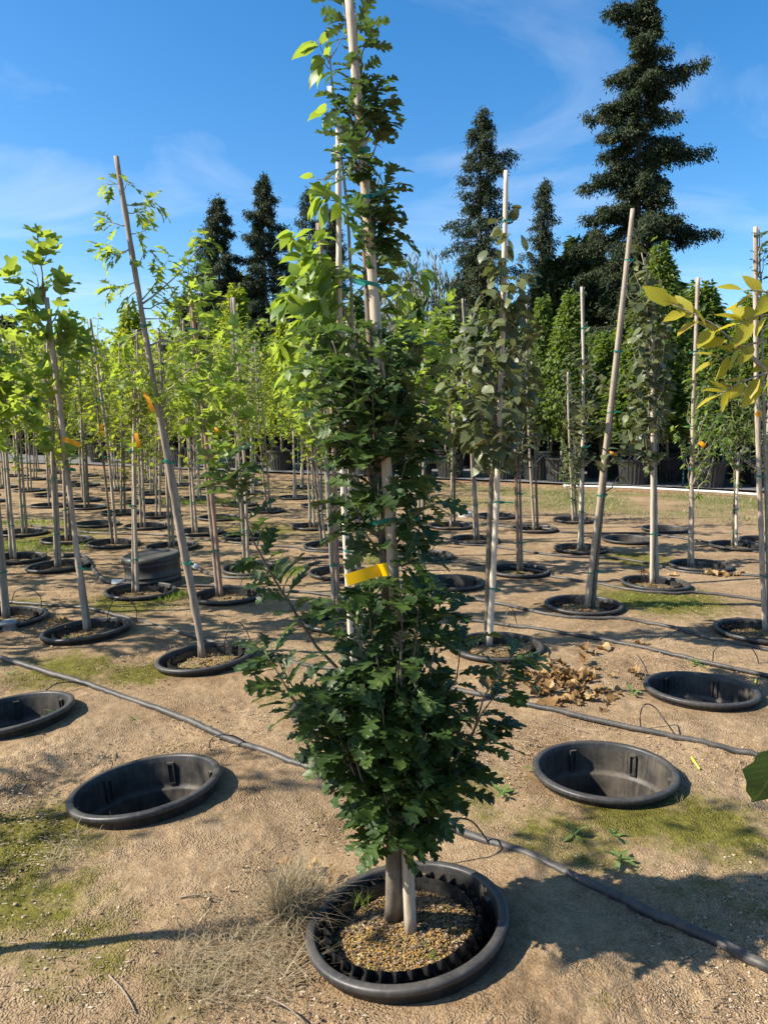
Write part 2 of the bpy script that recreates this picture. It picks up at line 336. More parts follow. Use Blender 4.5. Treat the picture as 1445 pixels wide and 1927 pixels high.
def plain(name, col, rough=0.5, spec=0.4, var=0.25, trans=0.0):
    m, t, o = mat(name)
    c = mixc(t, math_(t, 'MULTIPLY', noise(t, 12, 4, 0.6, objco(t)), var), col, tuple(x * 0.5 for x in col))
    p = pbsdf(t, o, c, rough, spec, link_out=trans == 0)
    if trans:
        tr = t.nodes.new('ShaderNodeBsdfTranslucent'); t.links.new(c, tr.inputs[0]); mx = t.nodes.new('ShaderNodeMixShader'); mx.inputs[0].default_value = trans
        t.links.new(p.outputs[0], mx.inputs[1]); t.links.new(tr.outputs[0], mx.inputs[2]); t.links.new(mx.outputs[0], o.inputs[0])
    return m
M['tape'] = plain('green_tape', (0.0, 0.17, 0.125), 0.35, 0.5, 0.4, 0.2)
M['yellowtag'] = plain('yellow_tag', (0.80, 0.50, 0.0), 0.45, 0.35, 0.12, 0.2)
M['orangetag'] = plain('orange_tag', (0.72, 0.32, 0.0), 0.45, 0.35, 0.15, 0.25)
M['emitter'] = plain('lime_emitter', (0.5, 0.52, 0.06), 0.45, 0.4)
M['greenpost'] = plain('green_post', (0.02, 0.10, 0.075), 0.5, 0.4, 0.5)
M['whitetag'] = plain('white_tag', (0.75, 0.75, 0.72), 0.5, 0.3)
def potsoil_mat():
    m, t, o = mat('potting_mix'); P = geopos(t)
    v = nd(t, 'ShaderNodeTexVoronoi'); v.inputs['Scale'].default_value = 110; t.links.new(P, v.inputs['Vector'])
    sep = t.nodes.new('ShaderNodeSeparateColor'); t.links.new(v.outputs['Color'], sep.inputs[0])
    c = ramp(t, sep.outputs[0], [(0.0, (0.06, 0.042, 0.028)), (0.4, (0.11, 0.075, 0.045)), (0.65, (0.2, 0.13, 0.07)), (0.85, (0.34, 0.22, 0.09)), (1.0, (0.42, 0.34, 0.24))])
    c = mixc(t, math_(t, 'MULTIPLY', gray(t, noise(t, 11, 5, 0.7, P), 0.5, 0.7), 0.8), c, (0.15, 0.16, 0.03))
    pbsdf(t, o, c, 0.95, 0.15, bump(t, v.outputs[0], 0.8, 0.012)); return m
M['potsoil'] = potsoil_mat()
def speckle(name, cols, rough=0.7):
    m, t, o = mat(name)
    pbsdf(t, o, ramp(t, rnd(t), [(i / (len(cols) - 1), c) for i, c in enumerate(cols)]), rough, 0.3); return m
M['prill'] = speckle('fertiliser_prill', [(0.10, 0.06, 0.03), (0.28, 0.14, 0.03), (0.40, 0.21, 0.04), (0.46, 0.28, 0.07), (0.22, 0.15, 0.07), (0.15, 0.13, 0.04), (0.36, 0.29, 0.2)], 0.55)
M['potchip'] = speckle('pot_bark', [(0.07, 0.045, 0.028), (0.13, 0.085, 0.05), (0.2, 0.13, 0.075), (0.3, 0.22, 0.14)], 0.85)
M['clod'] = speckle('soil_clod', [(0.13, 0.088, 0.05), (0.23, 0.157, 0.09), (0.33, 0.235, 0.14), (0.40, 0.29, 0.18), (0.46, 0.35, 0.23)], 0.95)
M['chip'] = speckle('bark_chip', [(0.10, 0.065, 0.04), (0.2, 0.14, 0.09), (0.34, 0.26, 0.17), (0.48, 0.40, 0.3)], 0.85)
def cloth_mat():
    m, t, o = mat('yard_cloth'); P = geopos(t)
    c = ramp(t, noise(t, 1.6, 6, 0.65, P), [(0.3, (0.085, 0.088, 0.094)), (0.55, (0.14, 0.14, 0.145)), (0.75, (0.21, 0.20, 0.185))])
    c = mixc(t, math_(t, 'MULTIPLY', gray(t, noise(t, 30, 5, 0.7, P), 0.55, 0.8), 0.5), c, (0.2, 0.15, 0.1))
    pbsdf(t, o, c, 0.8, 0.25, bump(t, noise(t, 18, 5, 0.6, P), 0.4, 0.02)); return m
M['cloth'] = cloth_mat()

#@@GROUND
# ---------------------------------------------------------------- layout of the bed
A_ = np.array([0.81, 0.955]); B_ = np.array([-0.92, 0.80]); O_ = np.array([0.07, 2.08])
# pots: pixel of the rim centre -> ground point, filled or empty, tilt (about y, about x) in degrees
POTS = {}
def pot(key, px, py, filled=True, tilt=(0, 0), r=0.305):
    p = G(px, py, 0.03); POTS[key] = dict(p=np.array([p[0], p[1], gz0(p[0], p[1])]), filled=filled, tilt=tilt, r=r); return p
pot('oak', 766, 1745, True, (-8, -1.5))
pot('e_right', 1137, 1450, False, (-1.0, -2)); pot('e_farright', 1317, 1297, False, (0.5, -2.5)); pot('e_left', 275, 1485, False, (-7, -3)); pot('e_leftedge', 22, 1346, False, (-6, -2))
pot('hazel', 935, 1218, True, (-1, 0)); pot('lean', 1097, 1141); pot('pale', 1232, 1096, True, (1, 0)); pot('grey', 1317, 1062); pot('edge', 1428, 1187, True, (1, 0))
pot('redoak', 386, 1240, True, (-5, -1)); pot('tulip', 163, 1186, True, (-5, -1)); pot('dogwood', 657, 1337); pot('p430', 430, 1119, True, (-2, 0))
pot('p630', 640, 1166); pot('p655', 640, 1079); pot('p620', 620, 1026); pot('p265', 265, 1110); pot('p110', 110, 1065, True, (-3, 0)); pot('p322', 324, 1028, True, (-2, 0))
pot('p464', 475, 1069); pot('p464b', 464, 1008); pot('p377', 377, 1000); pot('p277', 277, 989); pot('p214', 214, 1022); pot('p228', 228, 962); pot('p166', 166, 953)
pot('e_183', 183, 984, False); pot('p126', 126, 1015); pot('p43', 43, 1000); pot('p31', 31, 1049); pot('p20', 10, 1159)
pot('e_850', 850, 1095, False); pot('p893', 893, 1013); pot('p975', 975, 1071); pot('p1005', 1005, 994); pot('p1092', 1092, 1030); pot('p800', 800, 1046)
pot('e_1180', 1180, 1014, False); pot('e_1250', 1250, 994, False); pot('p1080', 1080, 977); pot('p1385', 1385, 1026); pot('p1440', 1440, 1015); pot('p412', 412, 974)
pot('p420', 500, 960); pot('p301', 301, 968); pot('p93', 93, 950); pot('p270', 270, 942); pot('p590', 590, 990); pot('p600', 600, 950); pot('p848', 848, 988); pot('p935', 935, 970)
# further lattice places: far left rows and trees just outside the frame that shade the bed
taken = [v['p'][:2] for v in POTS.values()]
FAR = []
for r in range(-2, 16):
    for k in range(-4, 12):
        p = O_ + r * B_ + k * A_
        if p[1] < 10.2 or p[1] > 17.2 - 0.45 * p[0] - 1.2: continue
        if p[0] > -0.2 or abs(p[0]) > 0.56 * p[1] + 0.4: continue
        if min(np.linalg.norm(p - q) for q in taken) < 0.75: continue
        key = 'far%d_%d' % (r, k)
        POTS[key] = dict(p=np.array([p[0] + rng.normal() * .08, p[1] + rng.normal() * .08, gz0(p[0], p[1])]), filled=True, tilt=(0, 0), r=0.30); FAR.append(key); taken.append(p)
OFF = []
for i, p in enumerate([(-1.72, 1.90), (-3.9, 2.35), (-3.05, 4.75), (-4.0, 5.65), (-4.75, 4.5), (-4.6, 6.9), (-5.4, 8.0), (-5.6, 6.2), (-6.3, 7.2), (-5.7, 5.0), (-6.4, 9.4), (-7.2, 8.4), (-7.3, 10.6), (-6.7, 6.1), (-8.2, 9.6), (-7.6, 7.3), (-8.3, 12.0), (1.0, 1.29)]):
    key = 'off%d' % i; POTS[key] = dict(p=np.array([p[0], p[1], gz0(*p)]), filled=True, tilt=(0, 0), r=0.305); OFF.append(key)

# ---------------------------------------------------------------- ground sheet
NX, UM = 480, 0.74
cell = 2 * UM / NX
ys = [0.55]
while ys[-1] < 26: ys.append(ys[-1] + cell * (ys[-1] + 0.6) * 0.95)
ys = np.array(ys)
us = np.linspace(-UM, UM, NX + 1)
X = us[None] * (ys[:, None] + 1.1); Y = np.repeat(ys[:, None], NX + 1, 1)
# stretched border cells carry the sheet to the horizon
def ext(X, Y):
    far = [40, 80, 200, 900]
    Xr = [X]; Yr = [Y]
    for y in far: Xr.append(us[None] * (y + 1.1)); Yr.append(np.full((1, NX + 1), float(y)))
    near_x = us[None] * 1.65
    Xr = [near_x * 1.0, near_x] + Xr; Yr = [np.full((1, NX + 1), -300.0), np.full((1, NX + 1), -3.0)] + Yr
    X = np.vstack(Xr); Y = np.vstack(Yr)
    L = [X[:, :1] - d for d in (900, 60, 8, 1.2)]; R = [X[:, -1:] + d for d in (1.2, 8, 60, 900)]
    X = np.hstack(L + [X] + R); Y = np.hstack([Y[:, :1]] * 4 + [Y] + [Y[:, :1]] * 4)
    return X, Y
X, Y = ext(X, Y)
shape = X.shape; X = X.ravel().copy(); Y = Y.ravel().copy()
keep = np.ones(len(X), bool)
rim_dark = np.zeros(len(X))
RH = 0.268
for k, v in POTS.items():
    d = np.hypot(X - v['p'][0], Y - v['p'][1]); cl = np.maximum(cell * (v['p'][1] + 1.1), 0.012)
    ins = d < RH - 0.55 * cl; near = (~ins) & (d < RH + 0.5 * cl)
    keep[ins] = False
    s = RH / np.maximum(d[near], 1e-6)
    X[near] = v['p'][0] + (X[near] - v['p'][0]) * s; Y[near] = v['p'][1] + (Y[near] - v['p'][1]) * s
    rim_dark = np.maximum(rim_dark, np.clip(1 - (d - 0.3) / 0.10, 0, 1) * 0.45)  # soil colour darkens in a ring close round each socket rim
def edge_y(x): return 17.6 - 0.47 * x          # front edge of the container yard
MOSS = [(265, 1265, .55, .22), (60, 1575, .5, .3), (40, 1700, .4, .25), (150, 1780, .3, .2), (1190, 1530, .55, .22), (1330, 1560, .5, .25), (1240, 1130, .6, .5), (1200, 1050, .5, .4), (250, 1130, .6, .35),
        (330, 1400, .2, .2), (820, 1480, .4, .3), (560, 1310, .3, .25), (420, 1560, .25, .15), (900, 1530, .3, .2), (350, 1850, .25, .15), (1060, 1580, .4, .25), (1150, 1870, .2, .12), (130, 1260, .5, .3), (640, 1560, .25, .15), (1350, 1700, .25, .3), (100, 1010, .4, .8), (480, 1000, .4, .8), (30, 1140, .4, .3), (240, 1450, .15, .2), (700, 1200, .4, .4)]
def moss_at(x, y):
    m = np.zeros_like(x)
    for px, py, a, rad in MOSS:
        c = G(px, py); m = np.maximum(m, 1.9 * a * np.clip(1.25 - np.hypot((x - c[0]), (y - c[1])) / (rad * 1.5), 0, 1))
    return m
def relief(x, y):
    fade = np.clip(1.4 - y / 9.0, 0.25, 1)
    n = fbm(x, y, 7.0, 4, 11) - 0.5
    rough = np.clip(fbm(x, y, 1.3, 3, 31) * 2 - 0.55, 0.15, 1)
    return fade * (0.024 * n + rough * 0.022 * (fbm(x, y, 34.0, 3, 41) - 0.5) + 0.010 * (vn(x, y, 70, 77) - .5) * rough)
def gz(x, y):
    x = np.asarray(x, float); y = np.asarray(y, float)
    return gz0(x, y) + relief(x, y)
nearmask = (Y > -2) & (Y < 60) & (np.abs(X) < 60)
Zg = np.where(nearmask, gz(X, Y), -0.02)
for k, v in POTS.items():          # soil drawn up against each rim
    d = np.hypot(X - v['p'][0], Y - v['p'][1]); w = np.clip(1 - (d - 0.27) / 0.12, 0, 1)
    Zg = Zg * (1 - w) + (v['p'][2] + 0.004) * w
    w2 = np.clip(1 - (d - 0.28) / 0.45, 0, 1); w2 = w2 * w2 * (3 - 2 * w2); Zg = Zg - math.tan(math.radians(v['tilt'][0])) * (X - v['p'][0]) * 0.75 * w2 + math.tan(math.radians(v['tilt'][1])) * (Y - v['p'][1]) * 0.75 * w2
ey = edge_y(X)
red = np.clip(1 - (ey - Y) / 1.1, 0, 1) * (Y < 60) * 0.85 * (0.4 + 0.8 * fbm(X, Y, 1.5, 3, 61))
right = np.clip((X + 3.0) / 3.0, 0.35, 1)
turf = np.clip(np.minimum((ey - 0.6 - Y) / 0.8, (Y - (ey - 5.2)) / 1.6), 0, 1) * right * np.clip(fbm(X, Y, 0.9, 4, 71) * 2.6 - 0.65, 0, 1)
turf = np.where(Y > 30, 0.7, turf)
moss = moss_at(X, Y) + 0.35 * np.clip(fbm(X, Y, .8, 4, 91) * 3 - 1.75, 0, 1) * (Y < 14)
idx = -np.ones(len(X), np.int64); idx[keep] = np.arange(keep.sum())
I = np.arange(len(X)).reshape(shape)
Q = np.stack([I[:-1, :-1], I[:-1, 1:], I[1:, 1:], I[1:, :-1]], -1).reshape(-1, 4)
Q = Q[keep[Q].all(1)]
ground = link('ground', mesh_np('ground', np.stack([X, Y, Zg], -1)[keep], [idx[Q]], M['soil'], True,
              {'moss': moss[keep], 'red': np.clip(red, 0, 1)[keep], 'turf': turf[keep], 'rim_dark': rim_dark[keep]}))
tag(ground, 'pale tan nursery soil with moss patches', None, None, 'structure')
# container yard of woven ground cloth
n = 60; xs = np.linspace(-70, 70, n); V = []; 
for x in xs: V += [(x, edge_y(x) + 0.12 * math.sin(x * 1.3) + 0.08 * math.sin(x * 3.7), 0.045), (x, edge_y(x) + 3, 0.05), (x, edge_y(x) + 26, 0.05)]
I = np.arange(n - 1)[:, None] * 3 + np.arange(2)[None]
Q = np.stack([I, I + 3, I + 4, I + 1], -1).reshape(-1, 4)
tag(link('yard_floor', mesh_np('yard_floor', np.array(V), [Q], M['cloth'], False)), 'grey woven ground cloth under the container trees', None, None, 'structure')

#@@POTS
# ---------------------------------------------------------------- socket pots and growing pots
def socket_meshes(seg):
    r = MB().lathe([(0.270, -0.09), (0.279, -0.004), (0.283, -0.003), (0.291, 0.002), (0.2925, 0.006), (0.2925, 0.014), (0.291, 0.0185), (0.286, 0.0215), (0.276, 0.023), (0.268, 0.022), (0.2645, 0.019), (0.2635, 0.013), (0.2605, 0.0)], seg).mesh('rim', M['socket'])
    w = MB().lathe([(0.2605, 0.0), (0.258, -0.03), (0.255, -0.095), (0.253, -0.108), (0.244, -0.114), (0.2415, -0.122), (0.236, -0.25), (0.226, -0.44), (0.216, -0.452), (0.001, -0.455)], seg).mesh('wall', M['socketin'])
    lug = MB()
    lug.box((0, 0, -0.006), 0.030, 0.013, 0.008); lug.box((0.013, 0, -0.05), 0.006, 0.014, 0.085); lug.box((-0.013, 0, -0.05), 0.006, 0.014, 0.085); lug.box((0, 0, -0.092), 0.032, 0.016, 0.007)
    return r, w, lug.mesh('lug', M['socketin'], False)
SK_HI = socket_meshes(96); SK_LO = socket_meshes(40)
def airpot(seg, rows, cusps, rt=0.216, amp=0.021):
    zs = np.linspace(0.010, -0.21, rows)
    prof = np.stack([np.linspace(rt, rt - 0.02, rows), zs], -1)
    def wob(V, th):
        for i in range(rows):
            ph = 0 if (i // 2) % 2 == 0 else math.pi
            a = amp * np.clip(np.cos(cusps * th + ph), -0.35, 1) * (1.0 if i % 2 == 1 else 0.55)
            rr = np.hypot(V[i, :, 0], V[i, :, 1]); s = (rr + a) / rr
            V[i, :, 0] *= s; V[i, :, 1] *= s
            if i == 0: V[i, :, 2] += 0.007 * np.cos(cusps * th)
        return V
    b = MB().lathe(prof, seg, wob=wob)
    b.lathe([(rt - 0.006, 0.004), (rt - 0.012, -0.05)], seg)
    return b.mesh('pot_wall', M['pot'])
AP_HI = airpot(280, 12, 34); AP_LO = airpot(72, 5, 24)
def soil_disc(seg, rings, R=0.206, seed=1):
    rr = np.linspace(0, R, rings + 1)[1:]; th = np.linspace(0, 2 * math.pi, seg, endpoint=False)
    V = [(0, 0, -0.017)]
    for r in rr:
        for a in th:
            x, y = r * math.cos(a), r * math.sin(a)
            V.append((x, y, -0.022 - 0.02 * (r / R) ** 3 + 0.016 * (float(fbm(np.array([x + 5 * seed]), np.array([y]), 16, 3, seed)[0]) - 0.4)))
    I = 1 + np.arange(rings - 1)[:, None] * seg + np.arange(seg)[None]; K = 1 + np.arange(rings - 1)[:, None] * seg + (np.arange(seg)[None] + 1) % seg
    Q = np.stack([I, K, K + seg, I + seg], -1).reshape(-1, 4)
    j = np.arange(seg); T = np.stack([np.zeros(seg, int), 1 + j, 1 + (j + 1) % seg], -1)
    return mesh_np('soil', np.array(V), [Q, T], M['potsoil'], True)
SOIL_HI = soil_disc(90, 30); SOIL_LO = soil_disc(28, 6, seed=2)
ICO = None
def ico():
    global ICO
    if ICO is None:
        p = (1 + 5 ** .5) / 2
        v = np.array([(-1, p, 0), (1, p, 0), (-1, -p, 0), (1, -p, 0), (0, -1, p), (0, 1, p), (0, -1, -p), (0, 1, -p), (p, 0, -1), (p, 0, 1), (-p, 0, -1), (-p, 0, 1)], float); v /= np.linalg.norm(v[0])
        f = np.array([(0, 11, 5), (0, 5, 1), (0, 1, 7), (0, 7, 10), (0, 10, 11), (1, 5, 9), (5, 11, 4), (11, 10, 2), (10, 7, 6), (7, 1, 8), (3, 9, 4), (3, 4, 2), (3, 2, 6), (3, 6, 8), (3, 8, 9), (4, 9, 5), (2, 4, 11), (6, 2, 10), (8, 6, 7), (9, 8, 1)])
        ICO = (v, f)
    return ICO
def octa():
    v = np.array([(1, 0, 0), (-1, 0, 0), (0, 1, 0), (0, -1, 0), (0, 0, 1), (0, 0, -1)], float)
    return v, np.array([(0, 2, 4), (2, 1, 4), (1, 3, 4), (3, 0, 4), (2, 0, 5), (1, 2, 5), (3, 1, 5), (0, 3, 5)])
def scatter(P, S, tmpl, mat_, name, parent=None, jitter=0.3, flat=1.0, smooth=False):
    v, f = tmpl; n = len(P)
    q = rng.normal(size=(n, 3, 3)); q, _ = np.linalg.qr(q)
    vv = v[None] * (1 + jitter * (rng.random((n, len(v), 1)) - .5))
    vv = np.einsum('nij,nkj->nki', q, vv) * (S[:, None, None] if S.ndim == 1 else S[:, None, :])
    vv[..., 2] *= flat
    V = (P[:, None] + vv).reshape(-1, 3); Fs = (f[None] + (np.arange(n) * len(v))[:, None, None]).reshape(-1, f.shape[1])
    me = mesh_np(name, V, [Fs], mat_, smooth, {'var': np.repeat(rng.random(n), len(v))})
    return link(name, me, parent)

POTLABEL = {
 'oak': ('big black socket pot sunk round the front columnar oak', 'black egg-crate walled growing pot holding the columnar oak'),
 'hazel': ('black socket pot sunk round the olive-leaved tree beside the dry leaf heap', 'growing pot of the olive-leaved tree by the dry leaf heap'),
 'lean': ('black socket pot round the tree with the strongly leaning bamboo stake', 'growing pot holding the tree with the leaning bamboo stake'),
 'pale': ('black socket pot round the tree with pale cream stake, mossy soil in front', 'growing pot of the tree with the pale cream stake'),
 'grey': ('black socket pot round the grey staked tree behind the pale staked one', 'growing pot of the grey staked tree behind the pale staked one'),
 'edge': ('black socket pot with a thin tube arching in front of it, beyond the empty socket', 'growing pot behind the far empty socket, tree with lobed leaf tip'),
 'redoak': ('black socket pot round the crooked trunk of the pointed-leaf oak', 'growing pot of the crooked pointed-leaf oak'),
 'tulip': ('black socket pot round the tulip tree, hose running behind it', 'growing pot of the tulip tree with square bright leaves'),
 'dogwood': ('black socket pot mostly hidden behind the columnar oak foliage', 'growing pot hidden behind the columnar oak foliage'),
 'e_right': ('empty black socket pot with lime emitter stake lying behind its rim', None),
 'e_farright': ('empty black socket pot beyond the dry leaf heap, shadow stripe on its wall', None),
 'e_left': ('empty black socket pot in front of the long hose, tilted rim', None),
 'e_leftedge': ('empty black socket pot with small grey-green weeds beside its rim', None),
 'e_850': ('empty black socket pot between the columnar oak and the olive-leaved tree', None),
 'e_183': ('empty black socket pot among the rows of staked trees', None),
 'e_1180': ('empty shallow-looking socket pot with green grass at its rim', None),
 'e_1250': ('empty socket pot at the turf edge beside the yard', None)}
for k, v in POTS.items():
    p = v['p']; d = p[1]; hi = d < 4.2 and k not in OFF
    la = POTLABEL.get(k)
    R = Matrix.Rotation(math.radians(v['tilt'][0]), 4, 'Y') @ Matrix.Rotation(math.radians(v['tilt'][1]), 4, 'X')
    r, w, lug = SK_HI if hi else SK_LO
    tl = max(abs(v['tilt'][0]), abs(v['tilt'][1]))
    zc = p[2] + 0.018 + 0.0018 * tl
    sk = empty('socket_pot', (p[0], p[1], zc), la[0] if la else 'black plastic socket pot sunk in the soil round a staked young tree', 'socket pot', 'socket pots sunk in rows')
    sk.rotation_mode = 'QUATERNION'; sk.rotation_quaternion = R.to_quaternion() @ Matrix.Rotation(rng.random() * 6, 3, 'Z').to_quaternion()
    v['sk'] = sk; v['gp'] = None
    link('rim', r, sk); wo_ = link('wall', w, sk)
    if d < 8:
        for i in range(6):
            a = i * math.pi / 3 + 0.3
            l = link('lug', lug, wo_, (0.2545 * math.cos(a), 0.2545 * math.sin(a), -0.004)); l.rotation_euler = (0.04 * 0, 0, a + math.pi / 2)
    v['soil_z'] = zc - 0.02
    if v['filled']:
        off = (-0.012, 0.01) if k == 'oak' else (rng.normal() * 0.008, rng.normal() * 0.008)
        gp = empty('growing_pot', (p[0] + off[0], p[1] + off[1], zc), la[1] if la else 'black growing pot with egg-crate wall set inside a sunken socket', 'plant pot', 'growing pots set in the sockets')
        v['gp'] = gp; gp.rotation_mode = 'QUATERNION'; gp.rotation_quaternion = R.to_quaternion()
        link('pot_wall', AP_HI if hi else AP_LO, gp); so = link('soil', SOIL_HI if hi else SOIL_LO, gp)
        tag(so, None, None, None, 'stuff')
        # fertiliser grains and bark lying on the mix
        n = 5200 if k == 'oak' else (500 if d < 6 else (160 if d < 9 else 0))
        if k in OFF: n = 0
        if n:
            rr = 0.195 * np.sqrt(rng.random(n)); th = rng.random(n) * 6.283
            x = rr * np.cos(th); y = rr * np.sin(th)
            okm = fbm(x + p[0] * 3, y, 14, 3, 3) > (0.40 if k == 'oak' else 0.5); x, y, rr = x[okm], y[okm], rr[okm]
            z = -0.020 - 0.02 * (rr / .206) ** 3 + 0.016 * (fbm(x + 5, y, 16, 3, 1) - 0.4)
            s = (0.0019 + 0.0016 * rng.random(len(x))) * (1 if k == 'oak' else 1.6)
            tag(scatter(np.stack([x, y, z], -1), s, octa(), M['prill'], 'fertiliser_grain', so, 0.3, 1.0, True), None, None, None, 'stuff')
            n2 = n // 12; rr = 0.195 * np.sqrt(rng.random(n2)); th = rng.random(n2) * 6.283; x = rr * np.cos(th); y = rr * np.sin(th)
            z = -0.016 - 0.02 * (rr / .206) ** 3 + 0.016 * (fbm(x + 5, y, 16, 3, 1) - 0.4)
            S = np.stack([0.004 + 0.006 * rng.random(n2), 0.003 + 0.003 * rng.random(n2), 0.003 + 0.002 * rng.random(n2)], -1)
            tag(scatter(np.stack([x, y, z], -1), S, octa(), M['potchip'], 'bark_mulch', so, 0.5), None, None, None, 'stuff')

#@@LEAVES
# ---------------------------------------------------------------- leaf shapes (unit length along +Y)
def leaf_tmpl(st, fold=0.25, curl=0.25, pleat=0.0, twist=0.0, wave=0.0, ph=0.0):
    V = []
    for i, s in enumerate(st):
        t, w, fw = s[0], s[1], (s[2] if len(s) > 2 else 0.0)
        z = -curl * t * t + (pleat if i % 2 else 0)
        for side in (-1, 0, 1):
            ww = w * (1 + 0.12 * math.sin(3.1 * i + ph + side)) if side else 0
            zz = z + fold * abs(ww) * 1.0 - curl * 0.6 * (ww ** 2) * 4 + wave * math.sin(7 * t + ph + side * 1.3) * abs(side)
            V.append((side * ww + twist * t * t, t + (fw if side else 0), zz))
    n = len(st); Fs = []
    for i in range(n - 1):
        a = i * 3; Fs += [(a, a + 1, a + 4, a + 3), (a + 1, a + 2, a + 5, a + 4)]
    return np.array(V), np.array(Fs)
OAKST = [(0, .012), (.10, .015), (.14, .06, .02), (.20, .13, .05), (.25, .12, .06), (.27, .055, .02), (.34, .08, .02), (.41, .20, .06), (.47, .20, .08), (.49, .085, .02), (.56, .12, .02), (.62, .27, .07), (.69, .26, .09), (.70, .11, .02), (.77, .13, .03), (.83, .22, .06), (.88, .19, .08), (.89, .10, .03), (.95, .11, .03), (1.0, .05, 0)]
ROAKST = [(0, .01), (.12, .02), (.16, .13, .10), (.22, .05, .02), (.33, .05), (.37, .16, .06), (.39, .32, .18), (.46, .10, .03), (.55, .07), (.60, .20, .06), (.62, .35, .16), (.70, .13, .03), (.78, .08), (.82, .19, .10), (.88, .07), (1.0, .012)]
TULST = [(0, .02), (.04, .20, -.03), (.10, .38, .0), (.24, .46, .05), (.36, .30, .05), (.50, .28, .05), (.66, .34, .16), (.74, .20, .24), (.76, .02, .06)]
OVST = [(0, .012), (.08, .10), (.2, .20), (.35, .26), (.5, .27), (.65, .23), (.8, .14), (.92, .05), (1.0, .005)]
OLST = [(0, .015)] + [(t, w) for t, w in zip(np.linspace(.06, .94, 11), [.14, .24, .31, .35, .36, .36, .33, .29, .23, .16, .08])] + [(1.0, .008)]
MAPST = [(0, .02), (.08, .30, -.02), (.2, .12), (.34, .44, .12), (.45, .16), (.62, .30, .12), (.7, .10), (1.0, .012)]
PINST = [(0, .02), (.15, .16), (.4, .24), (.65, .21), (.85, .11), (1, .01)]
TMPL = {
 'oak': [leaf_tmpl(OAKST, .25, .30, wave=.04, ph=i * 1.7, twist=(i - 1) * .06) for i in range(4)],
 'redoak': [leaf_tmpl(ROAKST, .2, .35, wave=.05, ph=i * 1.7, twist=(i - 1) * .06) for i in range(3)],
 'tulip': [leaf_tmpl(TULST, .35, .22, wave=.05, ph=i * 1.7) for i in range(3)],
 'dogwood': [leaf_tmpl(OVST, .35, .55, wave=.02, ph=i, twist=(i - 1) * .08) for i in range(3)],
 'olive': [leaf_tmpl(OLST, .35, .40, pleat=.022, ph=i, twist=(i - 1) * .06) for i in range(3)],
 'maple': [leaf_tmpl(MAPST, .25, .25, wave=.05, ph=i) for i in range(2)],
 'yellow': [leaf_tmpl(PINST, .35, .15, ph=i) for i in range(2)],
 'weed': [leaf_tmpl([(0, .03), (.2, .06), (.5, .15), (.8, .13), (1, .02)], .4, .5, ph=i) for i in range(2)],
 'dryleaf': [(lambda v, f: (v + np.random.default_rng(i).normal(size=v.shape) * [.025, .02, .06], f))(*leaf_tmpl(OLST, .7 - .5 * (i % 2), -.2 + .18 * i, pleat=.03, ph=i * 2, twist=.25 * (i - 1.5), wave=.12)) for i in range(5)],
 'hornbeam': [leaf_tmpl([(0, .02), (.2, .18), (.5, .27), (.8, .15), (1, .01)], .35, .4, ph=i) for i in range(2)],
 'small': [leaf_tmpl([(0, .02), (.4, .3), (1, .01)], .4, .3)],
}
VN = {'oak': 'oak_leaf', 'redoak': 'red_oak_leaf', 'tulip': 'tulip_leaf', 'dogwood': 'dogwood_leaf', 'olive': 'olive_leaf', 'yellow': 'yellow_leaf', 'dryleaf': 'dry_leaf', 'weed': 'weed_leaf', 'maple': 'maple_leaf', 'hornbeam': 'hornbeam_leaf'}
LMESH = {k: [mesh_np('leaf', v, [f], M.get(VN.get(k, ''), M.get(k, M['hornbeam'])), True) for v, f in T] for k, T in TMPL.items()}

DIA = (np.array([(0, 0, 0), (.27, .42, .10), (0, 1, -.22), (-.27, .42, .10)]), np.array([(0, 1, 2), (0, 2, 3)]))
TMPL['small'] = [DIA]
def frames(D, U):
    Yv = D / (np.linalg.norm(D, axis=1, keepdims=True) + 1e-9)
    Z = U - (U * Yv).sum(1, keepdims=True) * Yv; Z /= np.linalg.norm(Z, axis=1, keepdims=True) + 1e-9
    return np.stack([np.cross(Yv, Z), Yv, Z], -1)          # columns x,y,z
def merged_leaves(name, kind, P, R, S, mat_, T=None):
    T = T or TMPL[kind]; vs, fs, va = [], [], []; n0 = 0
    pick = rng.integers(0, len(T), len(P))
    for j, (v, f) in enumerate(T):
        m = pick == j; n = int(m.sum())
        if not n: continue
        vv = np.einsum('nij,kj->nki', R[m], v) * S[m][:, None, None] + P[m][:, None]
        vs.append(vv.reshape(-1, 3)); fs.append((f[None] + (np.arange(n) * len(v))[:, None, None]).reshape(-1, f.shape[1]) + n0); n0 += n * len(v)
        va.append(np.repeat(rng.random(n), len(v)))
    return mesh_np(name, np.vstack(vs), fs, mat_, True, {'var': np.concatenate(va)})

